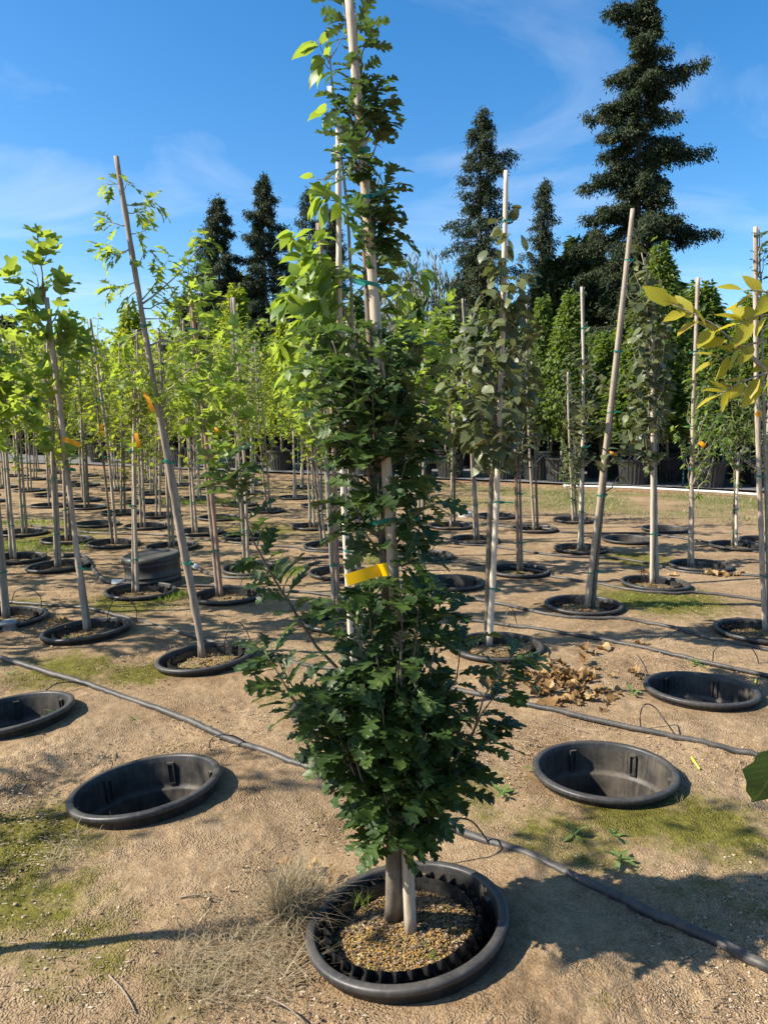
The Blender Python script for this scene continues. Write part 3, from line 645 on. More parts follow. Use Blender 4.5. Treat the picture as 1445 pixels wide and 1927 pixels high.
def leaves_on(path, n, size, t0=0.2, droop=0.3, spread=0.9, upn=1.0, tipcl=0.25):
    """leaves along a twig: positions, frames, sizes"""
    path = np.asarray(path); m = len(path)
    t = np.concatenate([t0 + (1 - t0) * rng.random(n - int(n * tipcl)), 1 - 0.10 * rng.random(int(n * tipcl))])
    f = t * (m - 1); i = np.minimum(f.astype(int), m - 2); u = (f - i)[:, None]
    P = path[i] * (1 - u) + path[i + 1] * u
    T = path[i + 1] - path[i]; T /= np.linalg.norm(T, axis=1, keepdims=True) + 1e-9
    r = rng.normal(size=(len(t), 3)); side = r - (r * T).sum(1, keepdims=True) * T; side /= np.linalg.norm(side, axis=1, keepdims=True) + 1e-9
    w = spread * (0.6 + 0.6 * rng.random((len(t), 1)))
    D = T + side * w * 1.4; D /= np.linalg.norm(D, axis=1, keepdims=True)
    D = D + np.array([0, 0, -1.0]) * droop * (0.4 + 1.0 * rng.random((len(t), 1)))
    U = np.array([0, 0, 1.0]) * upn + rng.normal(size=(len(t), 3)) * 0.42 + T * 0.35
    S = size * (0.62 + 0.5 * rng.random(len(t)))
    P = P + D * 0.10 * S[:, None]
    return P, frames(D, U), S
def bow(a, b, up=0.1, n=6, wig=0.02):
    a = np.asarray(a, float); b = np.asarray(b, float); L = np.linalg.norm(b - a); t = np.linspace(0, 1, n)[:, None]
    P = a * (1 - t) + b * t
    P[:, 2] += -up * L * np.sin(math.pi * t[:, 0])
    P[1:-1] += rng.normal(size=(n - 2, 3)) * wig * L
    return P

def make_tree(name, label, cat, group, base, trunk, rad, shoots, kind, size, nobj, matk=None, bark='bark', lp=26, droop=0.3, spread=0.9, upn=1.0, twigs=0, t0=0.2, branch_r=0.0045, tipcl=0.25):
    """base: world point; trunk: list of world points; shoots: list of world polylines, each with leaves"""
    root = empty(name, tuple(base), label, cat, group); base = np.asarray(base)
    tp = smooth_path(np.asarray(trunk) - base, 26)
    r = np.interp(np.linspace(0, 1, 26), np.linspace(0, 1, len(rad)), rad)
    sk = MB().tube(tp, r * (1 + 0.06 * rng.normal(size=26)), 9, var=0.5)
    Ps, Rs, Ss = [], [], []
    for s in shoots:
        path = np.asarray(s[0]) - base; n = s[1] if s[1] else max(4, int(np.linalg.norm(path[-1] - path[0]) * lp))
        br = branch_r * (0.6 + 0.9 * min(1, np.linalg.norm(path[-1] - path[0]) / 0.5))
        sk.tube(path, np.linspace(br, 0.0012, len(path)), 5, var=0.5)
        p, q, z = leaves_on(path, n, size * (s[2] if len(s) > 2 else 1.0), t0, droop, spread, upn, tipcl); Ps.append(p); Rs.append(q); Ss.append(z)
        for j in range(twigs):
            k = rng.integers(1, len(path) - 1); d = path[-1] - path[k]; L = np.linalg.norm(d) * (0.5 + 0.4 * rng.random()) + 0.04
            d = d / (np.linalg.norm(d) + 1e-9) + rng.normal(size=3) * 0.55; d[2] = abs(d[2]) * 0.8 + 0.1; d /= np.linalg.norm(d)
            tw = bow(path[k], path[k] + d * L, 0.08, 4)
            sk.tube(tw, np.linspace(br * 0.5, 0.001, 4), 4, var=0.5)
            p, q, z = leaves_on(tw, max(3, int(n * 0.45)), size * 0.95, t0, droop, spread, upn, tipcl); Ps.append(p); Rs.append(q); Ss.append(z)
    sk.obj('trunk', M[bark], root)
    P = np.vstack(Ps); R = np.concatenate(Rs); S = np.concatenate(Ss)
    view = P + base - CAM; dist = np.linalg.norm(view, axis=1); fac = np.abs((R[:, :, 2] * view / dist[:, None]).sum(1))
    score = S * (0.45 + fac) / dist ** 3
    order = np.argsort(-score); no = min(nobj, len(P) - 5); a, b = order[:no], order[no:]
    crown = link('crown', merged_leaves('crown', kind, P[b], R[b], S[b], M[matk or kind]), root); tag(crown, None, None, None, 'stuff')
    ms = LMESH[kind]
    for i in a:
        o = bpy.data.objects.new('leaf', ms[int(rng.integers(0, len(ms)))]); COL.objects.link(o); o.parent = crown
        Mx = np.eye(4); Mx[:3, :3] = R[i] * S[i]; Mx[:3, 3] = P[i]; o.matrix_basis = Matrix(Mx.tolist())
    return root

def make_stake(label, base, top, r0, r1, matk, ties, group='stakes tied to the young trees', nodes=True, square=False, tie_r=None, off=(0.0, 0.0), name='tree_stake'):
    base = np.asarray(base); top = np.asarray(top)
    root = empty(name, tuple(base), label, 'stake', group)
    L = np.linalg.norm(top - base); d = (top - base) / L
    n = 40; t = np.linspace(0, 1, n); P = d * (t * L)[:, None]
    bowv = np.array([rng.normal() * .006, 0, 0]) * L; P = P + bowv * np.sin(math.pi * t)[:, None]
    r = np.linspace(r0, r1, n) * (1 + (0.0 if nodes else .07) * rng.normal(size=n)); P[:, 0] += (0 if nodes else .05) * r0 * np.cumsum(rng.normal(size=n)) * np.sin(math.pi * t)
    if nodes:
        tt = []; rr = []
        z = 0.0; k = 0
        while z < L:
            tt += [z]; rr += [0]; z += 0.16 + 0.12 * rng.random()
        for q in tt[1:]: r = r + 0.10 * r0 * np.exp(-((t * L - q) / 0.02) ** 2)
    pole = MB().tube(P, r, 4 if square else 10, var=rng.random()).obj('pole', M[matk], root, smooth=not square)
    if nodes:
        for q in tt[1:]:
            pc = d * q; rq = r0 + (r1 - r0) * q / L
            MB().tube(np.stack([pc - d * .003, pc, pc + d * .003]) + bowv * math.sin(math.pi * q / L), [rq * 1.02, rq * 1.13, rq * 1.02], 10, cap=False, var=rng.random()).obj('node_ring', M['stakewood'], root)
    for tf in ties:
        c = d * (L * tf) + bowv * math.sin(math.pi * tf); rr = (r0 + (r1 - r0) * tf)
        rt = tie_r or rr * 1.0
        b = MB(); th = np.linspace(0, 2 * math.pi, 15); h = 0.0055 * (0.8 + .5 * rng.random())
        ring = np.stack([c[0] + off[0] * .5 + (rt + abs(off[0]) * .5 + .004) * np.cos(th), c[1] + (rt + .005) * np.sin(th), c[2] + 0.012 * np.sin(th + rng.random() * 6) * 0.6], -1)
        V = np.vstack([ring - [0, 0, h], ring + [0, 0, h]]); k = np.arange(14)
        b.add(V, np.stack([k, k + 1, k + 16, k + 15], -1))
        a = ring[int(rng.integers(8, 14))]; e = a + np.array([rng.normal() * .02 + .015, -.02, .012 * rng.normal() + .004])
        b.add(np.array([a + [0, 0, -h], a + [0, 0, h * .6], e + [0, 0, h], e + [0, 0, -h * .7]]), np.array([[0, 1, 2, 3]]))
        b.obj('tie_tape', M['tape'], root)
    return root

#@@OAK
# ---------------------------------------------------------------- the front columnar oak
po = POTS['oak']; YO = po['p'][1]; zs_ = po['soil_z']
sb = G(773, 1742, zs_ - .01); YS = sb[1]
sb[1] = YO - 0.01; sb[0] = PY(773, 1742, YO - .01)[0]; YS = sb[1]
st_top = PY(655, -25, YO - 0.045)
make_stake('tall thick bamboo stake tied beside the front columnar oak', sb, st_top, 0.0185, 0.0112, 'bamboo', [0.48, 0.724, 0.805, 0.852], off=(-0.035, 0))
def OP(x, y, dy=0.0): return PY(x, y, YO + dy)
tb = G(742, 1730, zs_ - 0.015)
trunk = [tb, OP(741, 1640), OP(740, 1500), OP(736, 1300), OP(727, 1100), OP(712, 900), OP(700, 700), OP(688, 500), OP(682, 340), OP(676, 220), OP(668, 100), OP(655, 10)]
def trunk_at(py):
    yy = [1730, 1640, 1500, 1300, 1100, 900, 700, 500, 340, 220, 100, 10]; xx = [742, 741, 740, 736, 727, 712, 700, 688, 682, 676, 668, 655]
    return float(np.interp(-py, [-v for v in yy], xx))
shoots = []
# silhouette shoots read off the photograph: start height on the trunk, tip, depth of tip
for sy, tx, ty, dy, n in [
    (1380, 425, 858, -.02, 80), (1480, 492, 1215, .02, 0), (1500, 480, 1225, -.12, 0), (1560, 585, 1390, -.10, 0), (1540, 570, 1290, -.15, 0), (1560, 640, 1440, -.15, 0),
    (1560, 985, 1268, -.12, 0), (1570, 960, 1330, .02, 0), (1590, 950, 1405, -.06, 0), (1500, 895, 1200, .05, 0), (1470, 860, 1150, -.05, 0), (1450, 830, 1105, .05, 0), (1600, 880, 1500, -.1, 0), (1620, 660, 1560, -.06, 0), (1630, 860, 1540, .05, 0),
    (1650, 700, 1600, -.04, 10), (1650, 770, 1590, -.08, 14), (1640, 720, 1530, -.14, 0), (1640, 810, 1520, -.16, 0),
    (1440, 640, 1130, -.1, 0), (1430, 690, 1105, -.12, 0), (1440, 760, 1100, -.14, 0), (1450, 800, 1105, -.1, 0),
    (1010, 640, 940, -.05, 0), (1040, 840, 935, -.05, 0), (1000, 830, 950, .06, 0), (1060, 850, 1030, -.06, 0), (1050, 640, 985, .05, 0), (1060, 790, 1050, -.1, 0), (960, 800, 850, -.05, 0), (960, 610, 835, .03, 0), (940, 835, 870, .05, 0), (930, 660, 820, -.1, 0),
    (900, 560, 690, -.04, 0), (880, 590, 740, -.06, 0), (860, 600, 640, -.03, 0), (850, 650, 700, -.1, 0), (850, 790, 740, -.05, 0), (830, 825, 690, .03, 0), (820, 800, 640, -.03, 0), (800, 760, 620, -.08, 0), (880, 760, 790, -.12, 0), (870, 700, 740, -.14, 0), (900, 820, 800, .06, 0),
    (790, 545, 620, .05, 0), (780, 720, 640, -.1, 0), (560, 735, 480, -.02, 12), (560, 690, 500, -.06, 10), (520, 745, 470, .03, 10),
    (470, 760, 430, -.02, 16), (480, 750, 400, -.05, 18), (470, 690, 430, -.07, 14), (440, 745, 345, -.02, 20), (430, 700, 380, -.06, 16), (400, 735, 325, .02, 14), (440, 720, 420, -.09, 16), (470, 720, 450, -.08, 14), (450, 770, 445, .02, 10),
    (350, 650, 300, -.13, 16), (330, 660, 290, -.12, 14), (345, 640, 260, -.10, 14), (250, 640, 200, -.12, 14), (480, 705, 400, -.13, 12), (320, 725, 270, 0, 10), (300, 650, 240, .02, 8), (290, 715, 230, -.04, 12), (270, 745, 190, -.02, 14), (260, 735, 215, -.05, 14), (250, 650, 185, -.03, 12), (240, 720, 165, -.04, 14), (230, 700, 160, -.06, 12), (230, 660, 170, -.05, 10), (260, 690, 200, -.08, 10),
    (150, 700, 85, -.02, 6), (100, 680, 20, -.02, 7), (110, 645, 40, .0, 7), (60, 640, 5, -.02, 8), (130, 655, 125, -.04, 5)]:
    if sy >= 1560: sy -= 45; ty -= 38
    up_ = sy < 600; kx = 1.0 if tx < 440 else (.66 if up_ else (.74 if sy < 1080 else (.93 if tx < 510 or tx > 940 else .84))); tx = trunk_at(ty) + (tx - trunk_at(ty)) * kx
    a = OP(trunk_at(sy), sy, .02 if up_ else 0); b = OP(tx, ty, dy + (.05 if up_ else 0)); L_ = np.linalg.norm(b - a)
    shoots.append((bow(a, b, 0.14 if sy > 700 else 0.05, 7, 0.02), max(4, int(n * .85)) if up_ else (n if n > 30 else int(L_ * (56 if sy > 1390 else 46)) + 4), .78 if up_ else (1.05 if sy > 1390 else .98)))
# inner filling shoots round the trunk
for sy, half, cnt in [(1575, 55, 8), (1540, 80, 10), (1500, 110, 14), (1450, 135, 18), (1400, 130, 18), (1350, 105, 16), (1290, 70, 9), (1060, 60, 5), (980, 65, 7), (900, 70, 8), (840, 70, 8), (780, 65, 8), (720, 50, 4)]:
    for j in range(cnt):
        a = j * 2.399 + sy; rr = half * (0.45 + 0.6 * rng.random())
        px_ = trunk_at(sy) + rr * math.cos(a); dpt = 0.00155 * rr * math.sin(a)
        shoots.append((bow(OP(trunk_at(sy), sy), OP(px_, sy - 55 - 60 * rng.random(), dpt), 0.1, 5, 0.03), 0))
make_tree('columnar_oak', 'tall narrow oak with dark lobed leaves and a yellow tag on its stem', 'tree', None, tb, trunk, [0.031, 0.0225, 0.021, 0.019, 0.017, 0.014, 0.012, 0.010, 0.008, 0.006, 0.004, 0.0025], shoots, 'oak', 0.094, 300, bark='bark', lp=44, droop=0.22, spread=0.95, upn=1.0, twigs=0, t0=0.22, branch_r=0.0055)

#@@TREES
# ---------------------------------------------------------------- the other staked trees
def pxpath(pts, Yp, dy=0.0):
    m = len(pts) - 1
    return np.array([PY(x, y, Yp + dy * i / max(m, 1)) for i, (x, y) in enumerate(pts)])
def env_shoots(line, prof, n, Yp, rise=70, inner=0.3):
    """shoots filling a crown outline: line = trunk pixels (py -> px), prof = (py, left px, right px)"""
    out = []; py_ = [p[0] for p in prof]
    w = np.array([max(p[2] - p[1], 8) for p in prof], float)
    yy = np.linspace(py_[0], py_[-1], 200); ww = np.interp(yy, py_, w); cdf = np.cumsum(ww); cdf /= cdf[-1]
    for j in range(n):
        ty = float(np.interp((j + rng.random()) / n, cdf, yy)); l = np.interp(ty, py_, [p[1] for p in prof]); r = np.interp(ty, py_, [p[2] for p in prof])
        c = (l + r) / 2; h = (r - l) / 2; a = j * 2.399 + rng.random(); rr = h * (inner + (1 - inner) * math.sqrt(rng.random()))
        sy = ty + rise * (0.5 + rng.random()) * min(1, h / 40)
        sc = Yp / F
        b = PY(c + rr * math.cos(a), ty, Yp + rr * sc * math.sin(a)); s = PY(float(np.interp(sy, *line)), sy, Yp)
        out.append((bow(s, b, 0.12, 6, 0.03), 0))
    return out
def line_of(pts):
    q = sorted([(y, x) for x, y in pts]); return [a for a, b in q], [b for a, b in q]
def staked(key, label, slabel, kind, base_px, top_px, shoots=None, prof=None, nsh=30, trunk_px=None, size=0.1, nobj=100, stake_mat='stakewood', sr=(0.016, 0.012), ties=(0.2, 0.45, 0.7), lp=24, droop=0.3, spread=.9, twigs=0, bark='bark', trad=(0.017, 0.013, 0.008, 0.003), toff=10, group='staked young trees', square=False, nodes=False, upn=1.0, t0=.2, stake=True, name='young_tree'):
    v = POTS[key]; z = v['soil_z']
    b = G(base_px[0], base_px[1], z - 0.01)
    # keep the stake inside its pot
    d = b[:2] - v['p'][:2]; L = np.linalg.norm(d)
    if L > 0.12: b[:2] = v['p'][:2] + d * 0.12 / L
    Yp = b[1]; sx_, sy_ = toscreen(b)
    top = PY(top_px[0], top_px[1], Yp)
    if stake:
        make_stake(slabel, b, top, sr[0], sr[1], stake_mat, ties, square=square, nodes=nodes, off=(0.03 * (1 if toff > 0 else -1), 0))
    if trunk_px is None:
        trunk_px = [(sx_ + toff, sy_)] + [(sx_ + (top_px[0] - sx_) * f + toff * (1 - .3 * f), sy_ + (top_px[1] - sy_) * f) for f in (0.12, .3, .5, .7, .85, 1.0)]
    tr = pxpath(trunk_px, Yp + 0.015); tr[0][2] = z - 0.015
    ln = line_of(trunk_px)
    sh = []
    for s in (shoots or []): sh.append((bow(PY(s[0][0], s[0][1], Yp + .015), PY(s[1][0], s[1][1], Yp + (s[2] if len(s) > 2 else rng.normal() * .10)), 0.08, 6, 0.02), s[3] if len(s) > 3 else 0))
    if prof: sh += env_shoots(ln, prof, nsh, Yp + .015)
    make_tree(name, label, 'tree', group, tr[0], tr, list(trad), sh, kind, size, nobj, bark=bark, lp=lp, droop=droop, spread=spread, twigs=twigs, upn=upn, t0=t0)

staked('dogwood', 'light green oval-leaved tree growing close behind the columnar oak', 'pale squared wooden stake close behind the columnar oak', 'dogwood', (668, 1335), (637, 228),
    [((634, 240), (618, 95), 0, 2), ((620, 120), (597, 75), 0, 5), ((620, 130), (600, 100), 0, 4), ((630, 215), (606, 205), 0, 3), ((622, 110), (648, 60), 0.02, 4), ((640, 330), (590, 335), 0, 5), ((642, 380), (605, 365), 0, 9), ((640, 400), (640, 380), -.05, 6), ((652, 490), (690, 440), -.05, 8), ((655, 560), (545, 440), 0, 24), ((655, 600), (585, 440), .1, 20), ((655, 520), (580, 480), -.1, 18),
     ((655, 620), (535, 560), 0, 24), ((655, 660), (540, 640), .1, 20), ((655, 640), (600, 560), -.1, 24), ((660, 700), (590, 680), -.12, 18), ((660, 560), (730, 480), 0, 16), ((680, 570), (800, 505), 0, 16), ((690, 600), (760, 540), .1, 14), ((660, 620), (620, 500), .15, 20), ((660, 660), (570, 600), .2, 24), ((660, 720), (540, 690), -.1, 14), ((660, 700), (720, 600), .15, 14), ((655, 580), (560, 520), -.15, 20)],
    trunk_px=[(678, 1330), (677, 1150), (672, 950), (668, 800), (664, 650), (660, 520), (654, 400), (642, 290), (630, 200), (620, 100), (617, 50)], size=0.115, nobj=230, stake_mat='palewood', sr=(0.0165, 0.0135), ties=(0.29, 0.50, 0.735, 0.955), droop=0.5, trad=(.017, .015, .013, .011, .008, .005, .0025), square=False, bark='greybark')
staked('redoak', 'pointed-leaf oak with crooked base and sparse bright leaves high on its stake', 'weathered stake leaning along the crooked pointed-leaf oak', 'redoak', (384, 1236), (219, 294),
    [((226, 345), (198, 345), 0, 6), ((228, 365), (240, 345), 0, 4), ((232, 385), (288, 378), 0, 11), ((234, 400), (275, 395), .05, 9), ((238, 425), (192, 408), 0, 9), ((242, 440), (278, 432), 0, 5), ((245, 470), (193, 470), 0, 11), ((246, 465), (215, 480), -.05, 8), ((252, 500), (282, 470), 0, 4), ((258, 530), (215, 540), 0, 10), ((258, 545), (235, 565), -.05, 6), ((262, 570), (320, 480), 0, 14), ((264, 575), (392, 445), 0, 22), ((265, 580), (345, 545), .05, 16), ((285, 470), (300, 495), 0, 4),
     ((272, 620), (225, 640), 0, 10), ((285, 690), (345, 655), -.12, 10), ((300, 745), (370, 690), -.08, 16), ((296, 720), (415, 650), -.05, 18), ((304, 760), (335, 735), -.12, 10), ((290, 700), (235, 700), 0, 10), ((283, 650), (400, 610), .1, 18), ((270, 600), (330, 590), .15, 12), ((290, 690), (265, 720), -.1, 6), ((300, 740), (400, 740), .1, 14)],
    trunk_px=[(380, 1245), (378, 1205), (362, 1110), (340, 990), (322, 880), (303, 790), (286, 690), (268, 580), (250, 470), (232, 380), (226, 340)], size=0.115, nobj=200, stake_mat='stakewood', sr=(0.019, 0.014), ties=(0.2, .41, .68, .80), lp=22, droop=0.45, trad=(.022, .021, .019, .0165, .013, .009, .005, .003), bark='greybark')
staked('tulip', 'tulip tree with square bright leaves and a yellow tag on its stem', 'split grey stake leaning beside the square-leaved tulip tree', 'tulip', (163, 1188), (88, 560),
    [((82, 560), (70, 432), 0, 16), ((80, 500), (95, 455), 0, 8), ((86, 570), (60, 480), .05, 12), ((88, 590), (25, 515), 0, 16), ((90, 600), (40, 560), -.08, 14), ((92, 620), (125, 530), 0, 12), ((94, 640), (20, 565), .05, 14), ((95, 650), (140, 590), 0, 14), ((98, 680), (160, 640), -.03, 14), ((98, 690), (130, 620), .1, 14), ((98, 700), (50, 640), .1, 16), ((102, 740), (80, 700), -.12, 14), ((106, 770), (15, 770), -.05, 16), ((108, 780), (45, 740), .05, 14), ((112, 810), (60, 800), -.05, 10), ((118, 860), (85, 840), 0, 8), ((120, 880), (128, 850), -.06, 6), ((104, 750), (30, 700), .1, 14), ((100, 720), (140, 700), .15, 12), ((96, 660), (75, 600), -.1, 12)],
    trunk_px=[(170, 1188), (158, 1110), (140, 1000), (124, 880), (110, 780), (100, 700), (94, 620), (86, 560), (78, 500), (70, 432)], size=0.112, nobj=220, stake_mat='stakewood', sr=(0.02, 0.016), ties=(.2, .5, .95), lp=20, droop=0.12, upn=.8, trad=(.016, .014, .012, .009, .006, .003), bark='redwood')
staked('hazel', 'tree with drooping pleated olive leaves beside the dry leaf heap', 'pale stake leaning over the socket beside the dry leaf heap', 'olive', (903, 1205), (952, 321), None,
    [(375, 945, 965), (430, 920, 985), (480, 900, 1000), (560, 875, 1015), (650, 845, 1020), (740, 812, 1025), (810, 830, 1010), (850, 880, 970)], 62,
    trunk_px=[(915, 1205), (918, 1080), (922, 950), (930, 820), (938, 700), (944, 580), (950, 470), (955, 370)], size=0.085, nobj=300, stake_mat='palewood', sr=(.021, .014), ties=(.13, .32, .55, .73, .90), lp=34, droop=0.9, spread=.8, trad=(.019, .017, .014, .01, .005, .003), upn=.6)
staked('lean', 'sparse tree with rounded olive leaves trailing below its leaning stake', 'stout bamboo stake leaning strongly past the sparse round-leaved tree', 'olive', (1103, 1147), (1190, 393),
    [((1130, 930), (1195, 845), 0, 12), ((1140, 880), (1175, 820), -.1, 14), ((1135, 900), (1140, 850), -.1, 8), ((1150, 800), (1095, 770), 0, 10), ((1160, 740), (1110, 690), .05, 8), ((1180, 480), (1200, 460), .05, 8), ((1140, 860), (1200, 820), .1, 10)], None, 0,
    trunk_px=[(1115, 1146), (1122, 1060), (1132, 960), (1142, 860), (1156, 740), (1170, 620), (1182, 480)], size=0.085, nobj=60, stake_mat='bamboo', sr=(.022, .016), ties=(.1, .3, .51, .66, .88), lp=26, droop=.5, trad=(.018, .016, .012, .008, .004), nodes=True)
staked('pale', 'dense small-leaved olive tree on a pale cream stake, second in from the leaning stake', 'straight pale cream stake standing in gold-grained potting mix', 'olive', (1222, 1096), (1226, 545), None,
    [(470, 1195, 1225), (520, 1170, 1245), (600, 1165, 1270), (700, 1170, 1275), (780, 1160, 1260), (835, 1190, 1240)], 60,
    trunk_px=[(1236, 1096), (1233, 1000), (1232, 880), (1231, 760), (1228, 640), (1215, 520), (1205, 470)], size=0.085, nobj=240, stake_mat='palewood', sr=(.0185, .016), ties=(.18, .43, .95), lp=30, droop=0.8, spread=.8, trad=(.02, .018, .014, .009, .004), bark='greybark', upn=.6)
staked('grey', 'thin-branched tree with small narrow leaves and pale twigs by the white pipe', 'plain grey stake behind the pale cream one', 'dogwood', (1300, 1066), (1313, 522), [((1306, 860), (1265, 800), 0, 14), ((1306, 870), (1350, 790), 0, 16), ((1308, 850), (1370, 830), -.1, 16), ((1306, 830), (1335, 740), .1, 16)],
    [(700, 1295, 1330), (760, 1285, 1370), (820, 1270, 1390), (860, 1300, 1380)], 26, size=0.06, nobj=60, stake_mat='stakewood', sr=(.02, .016), ties=(.12, .35, .5, .75), lp=30, droop=.5, toff=-6, bark='greybark')
staked('edge', 'tree with a leafy lobed tip on the stake behind the arching tube', 'grey stake beside the lobed-tip tree beyond the far empty socket', 'oak', (1440, 1190), (1421, 427), [((1426, 520), (1433, 440), -.05, 26), ((1428, 540), (1440, 470), 0, 16), ((1430, 620), (1480, 560), 0, 16), ((1432, 760), (1400, 720), 0, 6), ((1432, 800), (1500, 700), 0, 20), ((1436, 880), (1380, 850), .05, 8), ((1436, 900), (1480, 850), 0, 14)], None, 0, size=0.07, nobj=60, stake_mat='stakewood', sr=(.018, .014), ties=(.15, .4, .62, .85), lp=20, droop=.3, toff=9, bark='greybark')

MIDS = [  # key, base px, top px, kind, crown outline (py,l,r), stake material, label words, size
 ('p430', (413, 1121), (357, 525), 'tulip', [(430, 345, 380), (520, 330, 420), (620, 330, 470), (720, 330, 500), (800, 360, 470), (850, 380, 430)], 'redwood', 'square-leaved bright tree on a reddish split stake beside the black valve barrel', .11),
 ('p630', (637, 1168), (600, 420), 'dogwood', [(520, 580, 640), (640, 560, 650), (740, 570, 660), (790, 600, 640)], 'redwood', 'thin leafy tree on a reddish stake close beside the columnar oak stem', .09),
 ('p655', (628, 1078), (598, 560), 'tulip', [(500, 520, 620), (600, 480, 640), (700, 490, 640), (790, 540, 640), (840, 560, 620)], 'redwood', 'bright leafy tree on a pair of reddish stakes behind the columnar oak', .10),
 ('p620', (605, 1026), (570, 610), 'maple', [(600, 540, 600), (700, 500, 620), (800, 520, 620)], 'stakewood', 'yellow-green tree whose stake rises behind the reddish stakes', .09),
 ('p265', (258, 1114), (255, 700), 'maple', [(620, 225, 290), (700, 210, 310), (780, 220, 300), (830, 240, 280)], 'stakewood', 'yellow-green tree in front of the black valve barrel with grass at its pot', .08),
 ('p110', (105, 1066), (90, 640), 'maple', [(600, 60, 130), (700, 40, 150), (790, 60, 150), (840, 80, 130)], 'stakewood', 'twin-stemmed green tree whose pot stands proud beside the curved pipe', .09),
 ('p322', (318, 1029), (300, 620), 'maple', [(590, 270, 330), (690, 250, 350), (790, 270, 340)], 'stakewood', 'yellow-green tree whose pot stands behind the black valve barrel', .08),
 ('p464', (465, 1072), (440, 560), 'redoak', [(600, 420, 490), (680, 400, 520), (760, 410, 510), (810, 430, 480)], 'stakewood', 'pointed-leaf tree with bright grass round its pot near the columnar oak', .09),
 ('p893', (893, 1013), (870, 562), 'tulip', [(580, 850, 890), (640, 840, 900), (720, 830, 910), (800, 850, 900)], 'stakewood', 'bright tree whose stake stands behind the pleated olive-leaved tree', .09),
 ('p975', (975, 1071), (968, 700), 'olive', [(640, 950, 1000), (720, 930, 1010), (800, 930, 1010), (850, 950, 990)], 'redwood', 'dark-stemmed olive-leaved tree beyond the dry leaf heap', .08),
 ('p1005', (1004, 994), (991, 560), 'hornbeam', [(620, 975, 1015), (700, 965, 1030), (800, 970, 1030)], 'stakewood', 'slim small-leaved tree on a thin grey stake near the turf', .06),
 ('p1092', (1088, 1034), (1094, 540), 'olive', [(640, 1060, 1110), (740, 1050, 1130), (820, 1050, 1120), (900, 1060, 1100)], 'palewood', 'small olive tree on a pale stake with dark bushy shoots at its foot', .07),
 ('p1385', (1383, 1018), (1389, 850), 'hornbeam', [(690, 1360, 1410), (760, 1345, 1425), (830, 1350, 1420), (880, 1370, 1405)], 'palewood', 'small leafy tree on a crooked pale stem near the white pipe', .07),
 ('p800', (790, 1046), (800, 620), 'tulip', [(560, 740, 850), (640, 730, 860), (720, 760, 860), (780, 770, 850)], 'stakewood', 'bright square-leaved tree showing through behind the columnar oak crown', .11),
 ('p20', (8, 1155), (-40, 560), 'tulip', [(600, -80, 20), (700, -80, 40), (790, -60, 30)], 'stakewood', 'tree on a grey stake beside the small grey cap', .11),
 ('p43', (45, 1000), (22, 640), 'maple', [(600, -10, 40), (690, -30, 60), (800, -20, 60), (860, 0, 50)], 'stakewood', 'dark leafy tree with slanting stem behind the green grass patch', .09),
 ('p31', (28, 1050), (-5, 620), 'maple', [(600, -40, 20), (700, -40, 40), (800, -30, 30)], 'stakewood', 'leafy tree in the shaded grass patch beside the hose', .09),
 ('p214', (224, 1022), (170, 600), 'maple', [(590, 130, 200), (680, 120, 230), (780, 140, 230), (830, 160, 220)], 'stakewood', 'slender tree on a long tilted grey stake with a yellow tag', .09),
 ('p277', (268, 990), (258, 620), 'maple', None, 'stakewood', None, .09), ('p377', (362, 1000), (345, 600), 'maple', None, 'stakewood', None, .09), ('p464b', (460, 1008), (436, 560), 'maple', None, 'stakewood', None, .09),
 ('p126', (126, 1015), (112, 610), 'maple', None, 'stakewood', None, .09), ('p228', (229, 962), (225, 640), 'maple', None, 'stakewood', None, .09), ('p166', (153, 955), (148, 620), 'maple', None, 'stakewood', None, .09),
 ('p412', (398, 975), (393, 640), 'maple', None, 'stakewood', None, .09), ('p420', (508, 958), (480, 640), 'maple', None, 'stakewood', None, .09), ('p301', (302, 968), (298, 640), 'maple', None, 'stakewood', None, .09),
 ('p93', (93, 952), (85, 620), 'maple', None, 'stakewood', None, .09), ('p270', (268, 943), (262, 640), 'maple', None, 'stakewood', None, .09), ('p590', (592, 990), (575, 600), 'maple', None, 'stakewood', None, .09), ('p600', (600, 950), (590, 640), 'maple', None, 'stakewood', None, .09),
 ('p848', (848, 988), (850, 640), 'hornbeam', [(640, 820, 880), (760, 815, 885), (850, 820, 880), (880, 830, 870)], 'stakewood', 'short bushy small-leaved tree near the pale round cap in the turf', .05),
 ('p1080', (1075, 978), (1068, 700), 'hornbeam', [(820, 1050, 1100), (880, 1045, 1105), (920, 1060, 1090)], 'stakewood', 'low dark bushy tree with bent stem at the turf edge', .05),
 ('p935', (935, 972), (925, 700), 'hornbeam', [(760, 905, 955), (840, 905, 960), (880, 920, 945)], 'stakewood', 'low small-leaved tree leaning at the turf edge behind the olive-leaved one', .05),
 ('p1440', (1440, 1018), (1446, 700), 'hornbeam', [(700, 1410, 1470), (800, 1400, 1480), (870, 1420, 1460)], 'stakewood', 'small-leaved tree at the end of the last row by the white pipe', .06)]
REST_L = 'yellow-green maple with clear stem and grey stake in the far rows'
